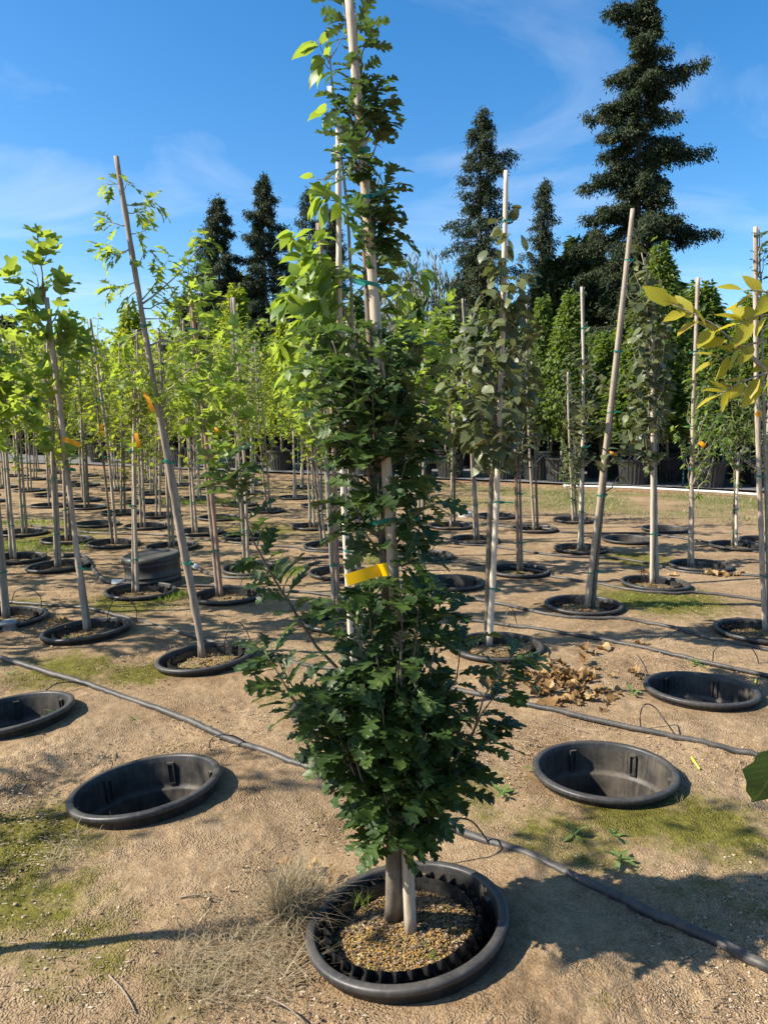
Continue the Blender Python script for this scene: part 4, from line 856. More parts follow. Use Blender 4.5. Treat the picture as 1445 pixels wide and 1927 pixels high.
for key, b, t, kind, prof, sm, lab, size in MIDS:
    if prof is None:
        w = 42; x = t[0]; prof = [(t[1] - 25, x - 12, x + 14), (t[1] + 40, x - w, x + w), (t[1] + 120, x - w - 8, x + w + 12), (t[1] + 190, x - w + 6, x + w + 6), (t[1] + 225, x - 15, x + 25)]
    d = POTS[key]['p'][1]
    if lab:
        POTS[key]['sk']['label'] = 'black socket pot sunk round the ' + ' '.join(lab.split()[:10]); POTS[key]['gp']['label'] = 'growing pot holding the ' + ' '.join(lab.split()[:11])
    staked(key, lab or REST_L, ('stake of the ' + lab.split(' on a')[0].split(' with ')[0] + ', slim') if False else ('slim weathered stake tied to a young tree in the bed rows' if not lab else 'slim stake tied to the ' + ' '.join(lab.split()[:9])),
           kind, b, t, None, prof, group='staked young trees' if lab else 'maples in the far rows', nsh=22 if d > 8 else 30, size=size, nobj=0 if d > 9 else 60, stake_mat=sm, sr=(.017, .014), ties=(.15, .4, .65, .85), lp=20 if size > .07 else 34, droop=.35, twigs=1, toff=float(rng.choice([-7, 7])), bark='bark' if rng.random() < .5 else 'greybark')

# copies of one far tree fill the rows that only show as stems and crowns
protos = []
for s in range(5):
    kind = ['maple', 'maple', 'tulip', 'redoak', 'redoak'][s]; zlo = 1.02 if s < 4 else 1.62
    h = 2.7 + .2 * rng.random(); sh = []
    nb_ = 26 if s < 4 else 13
    for j in range(nb_):
        z = zlo + (2.57 - zlo) * (j + rng.random()) / nb_; a = j * 2.399; L = (0.5 if z < 2.2 else .32) * (.5 + .6 * rng.random())
        sh.append((bow((0, 0, z), (L * math.cos(a), L * math.sin(a), z + L * .5), .1, 5, .03), 0))
    sh.append((bow((0, 0, 2.3), (0.03, 0, h + .15), .02, 5, .02), 16))
    r = make_tree('young_tree', REST_L, 'tree', 'maples in the far rows', (0, 0, 0), [(0, 0, -.01), (.01, 0, .5), (-.01, .01, 1.2), (.01, 0, 2), (.02, 0, h)], [.017, .013, .009, .003], sh, kind, .095, 0, lp=24, droop=.35, twigs=1, bark='greybark')
    protos.append(r)
sprotos = []
for s in range(2):
    sprotos.append(make_stake('slim weathered stake tied to a young tree in the bed rows', (0, 0, 0), (.12 * (s - .5), .02, 2.75), .017, .014, ['stakewood', 'palewood'][s], (.2, .5, .75), nodes=False))
used = set(); sused = set()
OFFL = 'young tree casting shade from the row beside the empty sockets'
for i, key in enumerate(FAR + OFF):
    if key == OFF[-1]: continue
    v = POTS[key]; j = int(rng.integers(0, 4))
    if key in OFF: j = ([4, 4, 2, 3, 2, 0, 1] + [0, 1, 2, 3] * 4)[OFF.index(key)]
    o = copy_tree(protos[j]) if j in used else protos[j]; used.add(j)
    tight = key in OFF[:2]
    o.location = (v['p'][0] + .02, v['p'][1] + (.006 if tight else .03), v['soil_z'] - .005); o.rotation_euler = (0 if tight else rng.normal() * .02, rng.normal() * .03, rng.random() * 6.28)
    sc = .92 + .16 * rng.random(); o.scale = (sc, sc, sc)
    if key in OFF: o['label'] = OFFL; o['group'] = 'trees shading the bed from beside it'
    k = int(rng.integers(0, 2)); o = copy_tree(sprotos[k]) if k in sused else sprotos[k]; sused.add(k)
    o.location = (v['p'][0] - .015, v['p'][1] - (.006 if tight else .02), v['soil_z'] - .01); o.rotation_euler = (0 if tight else rng.normal() * .02, rng.normal() * .03, 0 if tight else rng.random() * 6.28)
# the yellow-leaved tree standing just beside the path, whose branches reach in
pv = POTS[OFF[-1]]['p']; bz = POTS[OFF[-1]]['soil_z']
Yy = 1.72
root = empty('yellowwood_tree', (pv[0], pv[1], bz - .01), 'tree with yellow feathered leaves reaching in over the bare soil', 'tree')
bb = np.array([pv[0], pv[1], bz - .01]); sk = MB().tube(smooth_path([(0, 0, 0), (.01, 0, .8), (.02, .02, 1.5), (.03, .03, 2.2)], 16), np.linspace(.02, .008, 16), 8, var=.5)
lv = []
def pin(p0, p1, n, size, Y0=Yy, Y1=Yy):
    a = PY(p0[0], p0[1], Y0) - bb; b = PY(p1[0], p1[1], Y1) - bb; path = bow(a, b, -.06, 8, .01)
    sk.tube(path, np.linspace(.0028, .001, 8), 5, var=.5)
    T = (b - a) / np.linalg.norm(b - a)
    for i in range(n):
        t = .25 + .75 * i / max(n - 1, 1); p = a + (b - a) * t; s = 1 if i % 2 else -1
        dr = T * .75 + np.array([0, .25 * s, .55 * s - .12]) + rng.normal(size=3) * .12
        if i == n - 1: dr = T
        lv.append((p, dr, np.array([.1, -.4, .9]) + rng.normal(size=3) * .6, size * (.8 + .35 * rng.random())))
pin((1400, 660), (1262, 572), 9, .064); pin((1470, 560), (1395, 545), 4, .062); pin((1460, 590), (1385, 610), 5, .062); pin((1450, 700), (1350, 745), 7, .06); pin((1440, 640), (1345, 680), 7, .058); pin((1480, 650), (1430, 720), 5, .06)
for q in [((1445, 700), (1400, 660)), ((1500, 780), (1445, 700)), ((1600, 900), (1500, 780))]:
    sk.tube(np.stack([PY(*q[0], Yy) - bb, PY(*q[1], Yy) - bb]), [.006, .004], 6, var=.5)
a0 = PY(1600, 900, Yy) - bb; sk.tube(bow(np.array([.015, .01, a0[2] - .35]), a0, .1, 6), np.linspace(.011, .006, 6), 7, var=.5)
sk.obj('trunk', M['greybark'], root)
lv.append((PY(1475, 1400, 1.0) - bb, np.array([-.12, .02, -.55]), np.array([-.25, -1, .35]), .12))
crown = empty('crown', (0, 0, 0), None, None); crown.parent = root
dark_leaf = mesh_np('leaf', TMPL['dogwood'][1][0], [TMPL['dogwood'][1][1]], M['oak_leaf'], True)
for p, d, u, s in lv:
    o = link('leaf', LMESH['yellow'][int(rng.integers(0, 2))] if s < .115 else dark_leaf, crown)
    R = frames(d[None], u[None])[0]; Mx = np.eye(4); Mx[:3, :3] = R * s; Mx[:3, 3] = p; o.matrix_basis = Matrix(Mx.tolist())
sk2 = MB().tube(np.stack([PY(1475, 1400, 1.0) - bb, PY(1560, 1380, 1.1) - bb, np.array([.005, 0, PY(1560, 1380, 1.1)[2] - .1 - bz])]), [.002, .003, .004], 5).obj('twig', M['greybark'], root)

#@@BACK
# ---------------------------------------------------------------- container yard behind
def ribbed(seg, R=0.33, H=0.5):
    prof = [(R * .80, 0.0), (R * .81, .03), (R * .97, H - .05), (R * .985, H - .045), (R * 1.04, H - .04), (R * 1.05, H), (R * .99, H), (R * .97, H - .07), (0.001, H - .09)]
    def wob(V, th):
        for i in (1, 2):
            s = 1 + 0.025 * np.sign(np.cos(th * 24)); V[i, :, 0] *= s; V[i, :, 1] *= s
        return V
    return MB().lathe(prof, seg, wob=wob).mesh('container_wall', M['bigpot'], False)
CPOT = ribbed(96); CSOIL = MB().lathe([(0.317, .42), (.2, .435), (0.001, .44)], 24).mesh('soil', M['potsoil'])
def crown_mesh(h0, h1, R, n, size, matk, shape=1.0, seed=0, tmpl='small'):
    P, D, U, S = [], [], [], []
    nb = 70
    z = h0 + (h1 - h0) * np.sort(rng.random(n)); f = (z - h0) / (h1 - h0)
    lump = 0.75 + 0.5 * vn(z * 2.2, np.zeros(n) + seed, 1, seed)
    a = rng.random(n) * 6.283
    prof = R * np.minimum(1, (f + .08) / .22) ** .5 * np.maximum(0.04, (1 - f)) ** shape
    clump = 0.72 + 0.55 * vn(np.cos(a) * 1.5 + z * 1.8, np.sin(a) * 1.5 + z * 2.5, 2.2, seed + 3)
    r = prof * clump * lump * np.sqrt(0.15 + .85 * rng.random(n))
    P = np.stack([r * np.cos(a), r * np.sin(a), z + .1 * rng.normal(size=n)], -1)
    D = np.stack([np.cos(a), np.sin(a), 0.5 * rng.normal(size=n) - .15], -1) + rng.normal(size=(n, 3)) * .6
    U = np.array([0, 0, 1.0]) + rng.normal(size=(n, 3)) * .6
    return merged_leaves('crown', tmpl, P, frames(D, U), size * (.6 + .7 * rng.random(n)), M[matk])
def stem_mesh(h, R, bark='greybark', nb=16, h0=1.1):
    b = MB().tube(smooth_path([(0, 0, .42), (.02, 0, 1.2), (-.01, .02, 2.2), (0, 0, h)], 14), np.linspace(.03, .006, 14), 7, var=.5)
    for j in range(nb):
        z = h0 + (h - h0) * .8 * j / nb; a = j * 2.4; b.tube(bow((0, 0, z), (R * .7 * math.cos(a), R * .7 * math.sin(a), z + R * .9), .1, 4), np.linspace(.009, .003, 4), 4, var=.5)
    return b.mesh('trunk', M[bark])
CV = []
for s in range(4):
    h = [4.1, 3.7, 4.3, 3.5][s]
    CV.append((crown_mesh(1.15, h, [.74, .80, .68, .78][s], 6000, .112, 'hornbeam', .55, s), stem_mesh(h * .93, .5)))
CVL = [(crown_mesh(.85, 3.1, .75, 3600, .11, 'maple', .45, 11), stem_mesh(2.8, .5)), (crown_mesh(.9, 3.4, .7, 3600, .11, 'maple', .5, 12), stem_mesh(3.1, .5)), (crown_mesh(.85, 3.0, .8, 3800, .1, 'hornbeam', .4, 13), stem_mesh(2.8, .5))]
YARDL = 'columnar green tree in a ribbed black container in the yard'
YARDM = 'round-headed yellow-green tree in a ribbed black container behind the bed'
cnt = 0
FRONT = [(1205, 914), (1256, 905), (1351, 920), (1408, 909), (1128, 898), (850, 900), (948, 900), (1064, 909), (530, 884), (586, 883), (450, 879), (345, 878), (255, 872), (190, 869), (1010, 902), (790, 897), (690, 892), (1440, 915)]
for row in range(8):
    for i in range(-16, 14 if row else len(FRONT) - 16):
        x0 = i * 1.22 + (row % 2) * .6 + rng.normal() * .12
        y0 = edge_y(x0) + 1.9 + row * 1.25 + rng.normal() * .12
        if row == 0:
            q = G(*FRONT[i + 16], .05); x0, y0 = q[0], max(q[1], edge_y(q[0]) + .45)
        if abs(x0) > .53 * y0 + .5: continue
        leftish = x0 < -1.2
        if leftish and row > 5: continue
        z0 = 0.05
        kk = int(rng.integers(0, 4 if not leftish else 3)); cr, stm = (CV if not leftish else CVL)[kk]
        pt = empty('plant_container', (x0, y0, z0), 'ribbed black container in the front row on the yard cloth' if row == 0 else 'ribbed black container standing behind the front row on the yard cloth', 'plant container', 'front row containers' if row == 0 else 'containers behind the front row')
        link('container_wall', CPOT, pt); tag(link('soil', CSOIL, pt), None, None, None, 'stuff')
        r = empty('container_tree', (x0, y0, z0), (YARDM if leftish else YARDL) + (', front row' if row == 0 else ', behind the front row'), 'tree', ('yellow-green yard trees' if leftish else 'columnar yard trees') + (' in front' if row == 0 else ' further back'), rz=rng.random() * 6.28)
        sc = (1.0 if leftish else .82) + .22 * rng.random(); r.scale = (sc * (.85 + .5 * rng.random()), sc * (.85 + .5 * rng.random()), sc * (.86 + .26 * rng.random())); r.rotation_euler = (rng.normal() * .03, rng.normal() * .03, rng.random() * 6.28)
        tag(link('crown', cr, r), None, None, None, 'stuff'); link('trunk', stm, r)
        cnt += 1
for i, (px_, py_) in enumerate([(1175, 912), (1330, 925), (1258, 905), (478, 885), (560, 888), (890, 902), (1030, 905), (1395, 925), (370, 882), (1000, 905)]):
    p = G(px_, py_, .05); p[1] = edge_y(p[0]) + .25 + .2 * rng.random(); p[2] = .04
    r = empty('fence_post', tuple(p), 'thin green metal post with punched holes at the yard front', 'post', 'green posts along the yard front')
    MB().box((0, 0, .75), .035, .006, 1.5).box((0, .014, .75), .006, .03, 1.5).obj('web', M['greenpost'], r, smooth=False)
    for j in range(14):
        MB().box((0, -.004, .15 + j * .095), .012, .004, .02).obj('stud', M['whitetag'], r, smooth=False)
# white pipe along the yard edge
pts = [np.array([*G(x, y, .07)[:2], .07]) for x, y in [(1060, 914), (1130, 916), (1200, 918), (1280, 922), (1360, 926), (1430, 931)]]
tag(MB().tube(smooth_path(pts, 40), .022, 8).obj('water_pipe', M['pvc']), 'white plastic pipe lying along the edge of the yard cloth', 'pipe')

# ---------------------------------------------------------------- conifers and far trees
def conifer(label, px_, top_py, dist, width, nb, seed, clumps=7, twn=12, droop=.35, base_gap=.06, power=.85, sparse=1.0, group='tall firs behind the yard', size=.36, extra=(), dens=4.6):
    global rng
    rng_old = rng; rng = np.random.default_rng(seed)
    top = PY(px_, top_py, dist); x0 = top[0]; h = top[2]
    root = empty('fir_tree', (x0, dist, -.02), label, 'tree', group)
    limb = MB().tube(smooth_path([(0, 0, 0), (.1, 0, h * .4), (-.08, .05, h * .75), (0, 0, h)], 20), np.linspace(h * .014, .02, 20), 8, var=.5)
    P, D, S = [], [], []
    def add_branch(z, a, L, dr):
        n = 7; t = np.linspace(0, 1, n)[:, None]
        dirv = np.array([math.cos(a), math.sin(a), 0])
        path = np.array([0, 0, z]) + dirv * L * t; path[:, 2] += L * (0.10 * t[:, 0] - dr * t[:, 0] ** 1.6 + .22 * dr * t[:, 0] ** 4)
        path[1:] += rng.normal(size=(n - 1, 3)) * .03 * L
        limb.tube(path, np.linspace(.02 + .008 * L, .008, n), 4, var=.5)
        side = np.array([-dirv[1], dirv[0], 0])
        m = max(5, int(1.35 * twn * (0.5 + L / 4)))
        for j in range(m):
            tt = .12 + .88 * (j + rng.random()) / m; f = tt * (n - 1); i = min(int(f), n - 2); p = path[i] + (path[i + 1] - path[i]) * (f - i)
            s = 1 if j % 2 else -1; l = (.26 + .26 * L * (1 - tt) ** .8 + .2 * rng.random()) * (.6 + .6 * rng.random())
            td = dirv * (.55 + .4 * rng.random()) + side * s * (.35 + .7 * rng.random()) + np.array([0, 0, -.55 - 1.1 * rng.random()]); td /= np.linalg.norm(td)
            k = max(3, int(dens * clumps * (.4 + l)))
            u = rng.random(k)[:, None]
            P.append(p + td * l * u + rng.normal(size=(k, 3)) * .12); D.append(td * .9 + rng.normal(size=(k, 3)) * .6 + np.array([0, 0, -.35])); S.append(size * .5 * (.5 + .8 * rng.random(k)))
    for b in range(nb):
        f = (b + rng.random()) / nb; z = h * (base_gap + (1 - base_gap) * f ** .92)
        rel = 1 - z / h; L = width * (rel ** power) * (.45 + .65 * rng.random()) + .10
        if rng.random() > sparse - .15: L *= .5
        add_branch(z, b * 2.399 + rng.normal() * .4, L, droop * (.3 + .9 * rng.random()) * (.35 + rel))
    for (zpx, tipx, dr) in extra:
        q = PY(px_, zpx, dist); L = abs(PY(tipx, zpx, dist)[0] - x0)
        for e in range(2): add_branch(q[2] + e * .22, (0 if tipx > px_ else math.pi) + (e - .5) * .3, L * (1 - .2 * e), dr)
    k = 14; P.append(np.stack([rng.normal(size=k) * .05, rng.normal(size=k) * .05, h - .9 + 1.0 * rng.random(k)], -1)); D.append(np.array([0, 0, 1.0]) + rng.normal(size=(k, 3)) * .5); S.append(np.full(k, .3))
    limb.obj('trunk', M['firbark'], root)
    P = np.vstack(P); D = np.vstack(D); S = np.concatenate(S)
    tm = [(DIA[0] * [.62, 1, 1], DIA[1]), (DIA[0] * [.55, 1, -1], DIA[1])]
    cr = link('crown', merged_leaves('crown', 'small', P, frames(D, np.array([0, 0, 1.0]) + rng.normal(size=D.shape) * .6), S, M['conifer'], tm), root); tag(cr, None, None, None, 'stuff')
    rng = rng_old
conifer('tallest fir, ragged with long drooping limbs, beyond the container yard', 1215, -12, 44, 4.3, 120, 3, 9, 19, .6, .12, .55, .8, None, .42, extra=((200, 1108, .25), (330, 1098, .30), (150, 1318, -.25), (285, 1330, .1), (20, 1143, .1), (400, 1105, .2), (420, 1340, .3)))
conifer('broad sparse fir with open tip standing near the willow, apart from the tallest fir', 908, 207, 46, 4.6, 95, 5, 7, 13, .3, .1, .75, .8, None, .38, extra=((300, 972, -.1),))
conifer('short narrow fir between the sparse fir and the tallest one', 1024, 340, 52, 3.6, 90, 6, 7, 10, .3, .1, .8, .85, None, .38)
conifer('dense dark fir with blunter tip beside the highest-tipped dense fir', 410, 372, 54, 4.9, 85, 8, 9, 15, .45, .06, .8, .95, None, .4)
conifer('dense dark fir with the higher tip of the dense pair', 495, 332, 54, 4.9, 90, 9, 9, 15, .5, .06, .75, .95, None, .4)
conifer('thin pale-tipped fir showing beside the top of the pale squared stake', 577, 357, 60, 3.8, 85, 10, 7, 9, .25, .08, .8, .85, None, .38)
conifer('small fir half hidden behind the columnar oak stem', 628, 392, 62, 3.6, 110, 12, 8, 10, .25, .06, .8, .95, None, .4)
conifer('low fir filling the gap beside the tallest fir', 1120, 430, 50, 3.8, 130, 14, 9, 11, .3, .05, .7, .95, None, .4)
conifer('low dark fir peeping behind the leaning stake', 340, 560, 62, 2.6, 60, 15, 8, 10, .3, .05, .8, .95, None, .4)
def broad(label, px_, top_py, dist, R, h0, n, matk, size, seed, shape=.5, tm='small'):
    top = PY(px_, top_py, dist); h = top[2]
    r = empty('broadleaf_tree', (top[0], dist, -.02), label, 'tree', 'broadleaf trees behind the yard')
    tag(link('crown', crown_mesh(h0, h, R, n, size, matk, shape, seed, tm), r), None, None, None, 'stuff')
    MB().tube(smooth_path([(0, 0, 0), (.1, 0, h * .4), (0, 0, h * .9)], 10), np.linspace(.22, .03, 10), 7).obj('trunk', M['firbark'], r)
broad('dark rounded broadleaf tree at the foot of the tallest fir', 1085, 455, 48, 3.0, 1.5, 6000, 'darkbroad', .42, 21)
broad('dark rounded tree at the foot of the short narrow fir', 1040, 490, 47, 2.4, 1.0, 5000, 'darkbroad', .4, 22)
broad('dark broadleaf tree between the two dense firs', 450, 520, 56, 4.2, .5, 7000, 'darkbroad', .45, 23)
broad('dark broadleaf tree under the tallest fir', 1240, 500, 46, 3.4, 1.0, 6000, 'darkbroad', .42, 24)
broad('shaded broadleaf tree with orange-tinged top at the far end of the rows', 5, 600, 30, 2.0, .6, 6000, 'darkbroad', .22, 25)
broad('dark low tree under the blunter dense fir', 370, 560, 57, 3.6, .5, 6000, 'darkbroad', .45, 28)
broad('dark low tree behind the pale squared stake', 560, 560, 58, 4.0, .5, 7000, 'darkbroad', .45, 29)
broad('dark tree filling behind the sparse fir', 900, 470, 50, 2.2, .6, 5000, 'darkbroad', .4, 26)
broad('low leafy tree behind the yard rows past the tallest fir', 1330, 560, 40, 2.2, .6, 5000, 'hornbeam', .25, 27)
# far hedge closing the view under the firs
HP = []
for i, x in enumerate(np.linspace(-40, 40, 27)):
    R = 2.2 + rng.random(); h = 4.0 + 1.6 * rng.random()
    if i == 0:
        hm = [crown_mesh(0.1, 4.6, 2.6, 5200, .36, 'darkbroad', .4, 40 + q) for q in range(3)]; ht = MB().tube([(0, 0, 0), (0, 0, 2), (0.1, 0, 4)], [.12, .09, .03], 6).mesh('trunk', M['firbark'])
    y = 40 - .3 * x + rng.normal() * 1.2
    r = empty('hedge_tree', (x, y, -.02), 'dark dense tree in the shelter belt behind the container yard', 'tree', 'shelter belt trees', rz=rng.random() * 6)
    s = .8 + .35 * rng.random(); r.scale = (s, s, s); tag(link('crown', hm[i % 3], r), None, None, None, 'stuff'); link('trunk', ht, r)
# willow-like bare tree with upright grey shoots
top = PY(795, 452, 48); r = empty('willow_tree', (top[0], 48, -.02), 'grey willow with upright bare-looking twigs, behind the bright square-leaved tree', 'tree')
b = MB().tube(smooth_path([(0, 0, 0), (.1, 0, 2), (0, 0, 4)], 8), np.linspace(.25, .14, 8), 7, var=.5); P, D, S = [], [], []
for j in range(110):
    a = j * 2.399; rr = 3.0 * math.sqrt(rng.random()); zt = top[2] * (1 - .06 * rr ** 1.4) * (.8 + .2 * rng.random())
    e = np.array([rr * math.cos(a), rr * math.sin(a), zt]); s = np.array([.12 * e[0], .12 * e[1], 2 + 2 * rng.random()])
    path = bow(s, e, .05, 7, .01); path[:, :2] += np.array([math.cos(a), math.sin(a)]) * .35 * np.sin(np.linspace(0, math.pi, 7))[:, None]
    b.tube(path, np.linspace(.06, .012, 7), 4, var=.5)
    for k in range(26):
        t = .35 + .65 * rng.random(); f = t * 6; i = min(int(f), 5); p = path[i] + (path[i + 1] - path[i]) * (f - i)
        d = np.array([rng.normal() * .35, rng.normal() * .35, 1]); L = .35 + .4 * rng.random(); q = p + d / np.linalg.norm(d) * L
        P.append(p); D.append(d); S.append(L)
b.obj('trunk', M['greybark'], r)
P = np.array(P); D = np.array(D); S = np.array(S)
tag(link('crown', merged_leaves('crown', 'small', P, frames(D, rng.normal(size=D.shape)), S, M['greywood'], [(DIA[0] * [.28, 1, .5], DIA[1])]), r), None, None, None, 'stuff')

#@@DETAIL
# ---------------------------------------------------------------- hoses, tubes, barrel
def on_ground(pts, up=0.0):
    out = []
    for x, y in pts:
        p = G(x, y, .01); out.append((p[0], p[1], float(gz0(p[0], p[1])) + up))
    return np.array(out)
def avoid(P):
    for k, v in POTS.items():
        d = P[:, :2] - v['p'][:2]; L = np.linalg.norm(d, axis=1); m = L < .335
        P[m, :2] = v['p'][:2] + d[m] / L[m][:, None] * .335
    return P
def hose(label, pts, r=.0155, n=120, name='irrigation_hose', dodge=True):
    P = smooth_path(on_ground(pts), n)
    if dodge: P = avoid(P)
    P[:, :2] += .022 * (np.stack([fbm(P[:, 0], P[:, 1], 1.6, 2, 3), fbm(P[:, 0], P[:, 1], 1.6, 2, 4)], -1) - .5)
    for _ in range(3): P[1:-1] = (P[:-2] + 2 * P[1:-1] + P[2:]) / 4
    P[:, 2] = gz0(P[:, 0], P[:, 1]) + relief(P[:, 0], P[:, 1]) * .6 + r * .75
    return tag(MB().tube(P, r, 10).obj(name, M['hose']), label, 'hose', 'irrigation hoses between the rows')
hose('thick black irrigation hose crossing between the front pots and empty sockets', [(-120, 1205), (0, 1242), (90, 1268), (170, 1292), (330, 1345), (450, 1395), (600, 1455), (700, 1492), (860, 1566), (1000, 1618), (1200, 1708), (1330, 1765), (1445, 1822), (1560, 1885)], .0165, 200)
hose('black hose running between the leaf heap and the empty socket before it', [(-100, 1120), (40, 1134), (150, 1143), (220, 1158), (300, 1180), (400, 1210), (500, 1240), (650, 1262), (820, 1292), (960, 1320), (1100, 1350), (1280, 1388), (1445, 1424), (1600, 1462)], .014, 200)
hose('black hose passing behind the far empty socket', [(215, 1097), (300, 1100), (440, 1103), (600, 1118), (720, 1140), (860, 1163), (1027, 1188), (1150, 1210), (1253, 1231), (1350, 1253), (1445, 1273), (1560, 1300)], .0135, 180)
hose('black hose curving past the leaning-stake socket', [(640, 1085), (760, 1105), (850, 1122), (940, 1136), (1027, 1158), (1110, 1167), (1171, 1170), (1260, 1185), (1344, 1206), (1420, 1218), (1560, 1245)], .0135, 160)
hose('black hose winding behind the pale cream stake', [(560, 1052), (700, 1048), (850, 1058), (903, 1064), (1027, 1082), (1130, 1099), (1200, 1112), (1303, 1114), (1380, 1122), (1445, 1131), (1560, 1148)], .0135, 160)
hose('black hose beyond the grey staked tree', [(700, 1000), (840, 1012), (912, 1025), (1043, 1044), (1120, 1048), (1180, 1052), (1262, 1066), (1350, 1076), (1445, 1087), (1560, 1100)], .0135, 140)
hose('black hose by the far sockets near the turf', [(800, 975), (900, 985), (1000, 996), (1100, 1003), (1200, 1004), (1300, 1016), (1445, 1040)], .0135, 120)
hose('black hose in the rows beyond the valve barrel', [(60, 988), (180, 1003), (280, 1006), (380, 1015), (480, 1025), (560, 1030), (650, 1040)], .0135, 120)
hose('short black hose looping from the valve barrel', [(345, 1062), (375, 1068), (395, 1078), (430, 1083), (520, 1080), (600, 1060)], .016, 80)
pp = hose('black pipe dropping in a curve to the white coupling', [(120, 1046), (150, 1045), (168, 1055), (180, 1078), (195, 1093), (215, 1097), (250, 1098)], .02, 60, 'supply_pipe', False)
c = on_ground([(212, 1097), (236, 1097)], .02)
tag(MB().tube(c, [.026, .026], 12).obj('pipe_coupling', M['pvc']), 'white coupling joining the curved black pipe', 'pipe fitting')
c = on_ground([(362, 1064), (372, 1068)], .03); tag(MB().tube(c, [.028, .028], 12).obj('pipe_coupling', M['pvc']), 'small white coupling beside the valve barrel', 'pipe fitting')
# black lidded valve barrel
c = G(291, 1093, 0); z = float(gz0(c[0], c[1])); R = .245
root = empty('valve_barrel', (c[0], c[1], z - .02), 'squat black lidded valve barrel half sunk among the staked rows', 'barrel'); root.rotation_euler = (-.02, -.07, .4)
MB().lathe([(R * .99, -.05), (R * .97, .02), (R * .975, .05), (R * 1.0, .055), (R * 1.0, .065), (R * .98, .07), (R * .98, .09), (R * 1.0, .095), (R * 1.0, .105), (R * .98, .11), (R * .985, .19), (R * 1.0, .195), (R * 1.0, .205), (R * .985, .21), (R * .99, .235)], 56).obj('drum', M['socket'], root)
lid = MB().lathe([(R * 1.03, .225), (R * 1.05, .235), (R * 1.04, .262), (R * .98, .28), (R * .93, .278), (R * .9, .27), (.001, .274)], 56).obj('lid', M['socket'], root)
for a in (0.6, 3.74): MB().box((R * .72 * math.cos(a), R * .72 * math.sin(a), .276), .06, .02, .012, a + 1.57).obj('grip', M['pot'], lid, smooth=False)
MB().lathe([(R * 1.005, -.06), (R * 1.01, .0), (R * .99, .025)], 56).obj('muddy_base', M['rust'], root)
# small caps
c = on_ground([(18, 1180)])[0]; root = empty('valve_box', tuple(c), 'small round grey plastic cap beside fallen leaves', 'valve box')
MB().lathe([(.052, -.01), (.05, .035), (.056, .036), (.056, .052), (.05, .058), (.001, .06)], 28).obj('cap_body', M['greycap'], root)
c = on_ground([(876, 971)])[0]; root = empty('valve_box', tuple(c), 'pale round cap low in the turf behind the sockets', 'valve box')
MB().lathe([(.11, -.01), (.105, .05), (.115, .055), (.11, .075), (.001, .08)], 28).obj('cap_body', M['pvc'], root)

def drip(label, pts, em=None, Yfix=None):
    """pts: list of (px, py, height or None): ground points when height is 0, else on the plane of the first"""
    root = None; W3 = []
    for x, y, k in pts:
        if k == 0: p = G(x, y, .012); p[2] = float(gz(p[0], p[1])) + .006
        else: p = PY(x, y, W3[0][1] + k - 1)
        W3.append(p)
    base = W3[0].copy()
    root = empty('drip_tube', tuple(base), label, 'drip tube', 'thin drip tubes feeding the pots')
    MB().tube(smooth_path(np.array(W3) - base, 30), .0032, 6).obj('tubing', M['tubing'], root)
    if em:
        a, b = W3[-1] - base, None
        b = G(em[0], em[1], .01) - base if em[2] == 0 else PY(em[0], em[1], W3[-1][1]) - base
        if em[2] == 0: b[2] = float(gz(*(b + base)[:2])) - base[2] + .01
        MB().tube(np.stack([a - (b - a) * .05, a * .5 + b * .5, b]), [.0062, .007, .0045], 6).obj('emitter_stake', M['emitter'], root)
drip('thin black tube arching to a lime emitter beside the tilted empty socket', [(475, 1402, 0), (440, 1385, 1.0), (405, 1385, 1.0), (394, 1405, 1.0), (405, 1428, 1.0), (437, 1455, 0)], (476, 1474, 0))
drip('thin black tube arching over the hose to a lime emitter near the leaf heap', [(1205, 1368, 0), (1204, 1345, 1.0), (1212, 1326, 1.0), (1230, 1330, 1.0), (1255, 1362, .93), (1283, 1402, .88)], (1316, 1443, 0))
drip('thin tube looping above the hose beyond the far empty socket', [(1340, 1246, 0), (1345, 1222, 1.0), (1375, 1206, 1.0), (1408, 1215, 1.0), (1425, 1240, 1.0), (1425, 1262, .98)], (1420, 1288, 0))
drip('thin tube arching over the crooked oak pot', [(470, 1222, 0), (468, 1195, 1.0), (450, 1171, 1.0), (432, 1180, .95), (424, 1205, .92), (423, 1232, .90)])
drip('thin tube arching over the tulip tree pot', [(257, 1168, 0), (256, 1145, 1.0), (238, 1124, 1.0), (215, 1130, .97), (204, 1155, .95), (203, 1180, .93)])
drip('thin tube hoop by the small grey cap', [(78, 1142, 0), (76, 1122, 1.0), (52, 1105, 1.0), (30, 1112, 1.0), (22, 1135, 1.0)])
drip('thin tube dipping into the empty socket with weeds at its rim', [(170, 1292, 0), (145, 1284, 1.0), (110, 1286, .95), (85, 1302, .9), (72, 1325, .85), (70, 1352, .82)])
drip('thin tube arching from the hose into the columnar oak pot', [(922, 1592, 0), (905, 1565, 1.0), (880, 1542, .97), (835, 1545, .9), (805, 1580, .88), (797, 1620, .86), (796, 1640, .855)], (794, 1664, 1))
drip('thin tube with green tape standing in the olive tree pot', [(972, 1172, 0), (966, 1150, .98), (958, 1143, .96), (950, 1165, .92), (943, 1205, .88)])
drip('thin tube arching by the reddish split stake', [(512, 1100, 0), (490, 1085, 1.0), (468, 1080, 1.0), (456, 1092, .97), (453, 1108, .95)])
drip('thin tube hoop behind the reddish stakes', [(602, 1080, 0), (598, 1060, 1.0), (588, 1052, 1.0), (580, 1062, 1.0), (577, 1080, 1.0)])
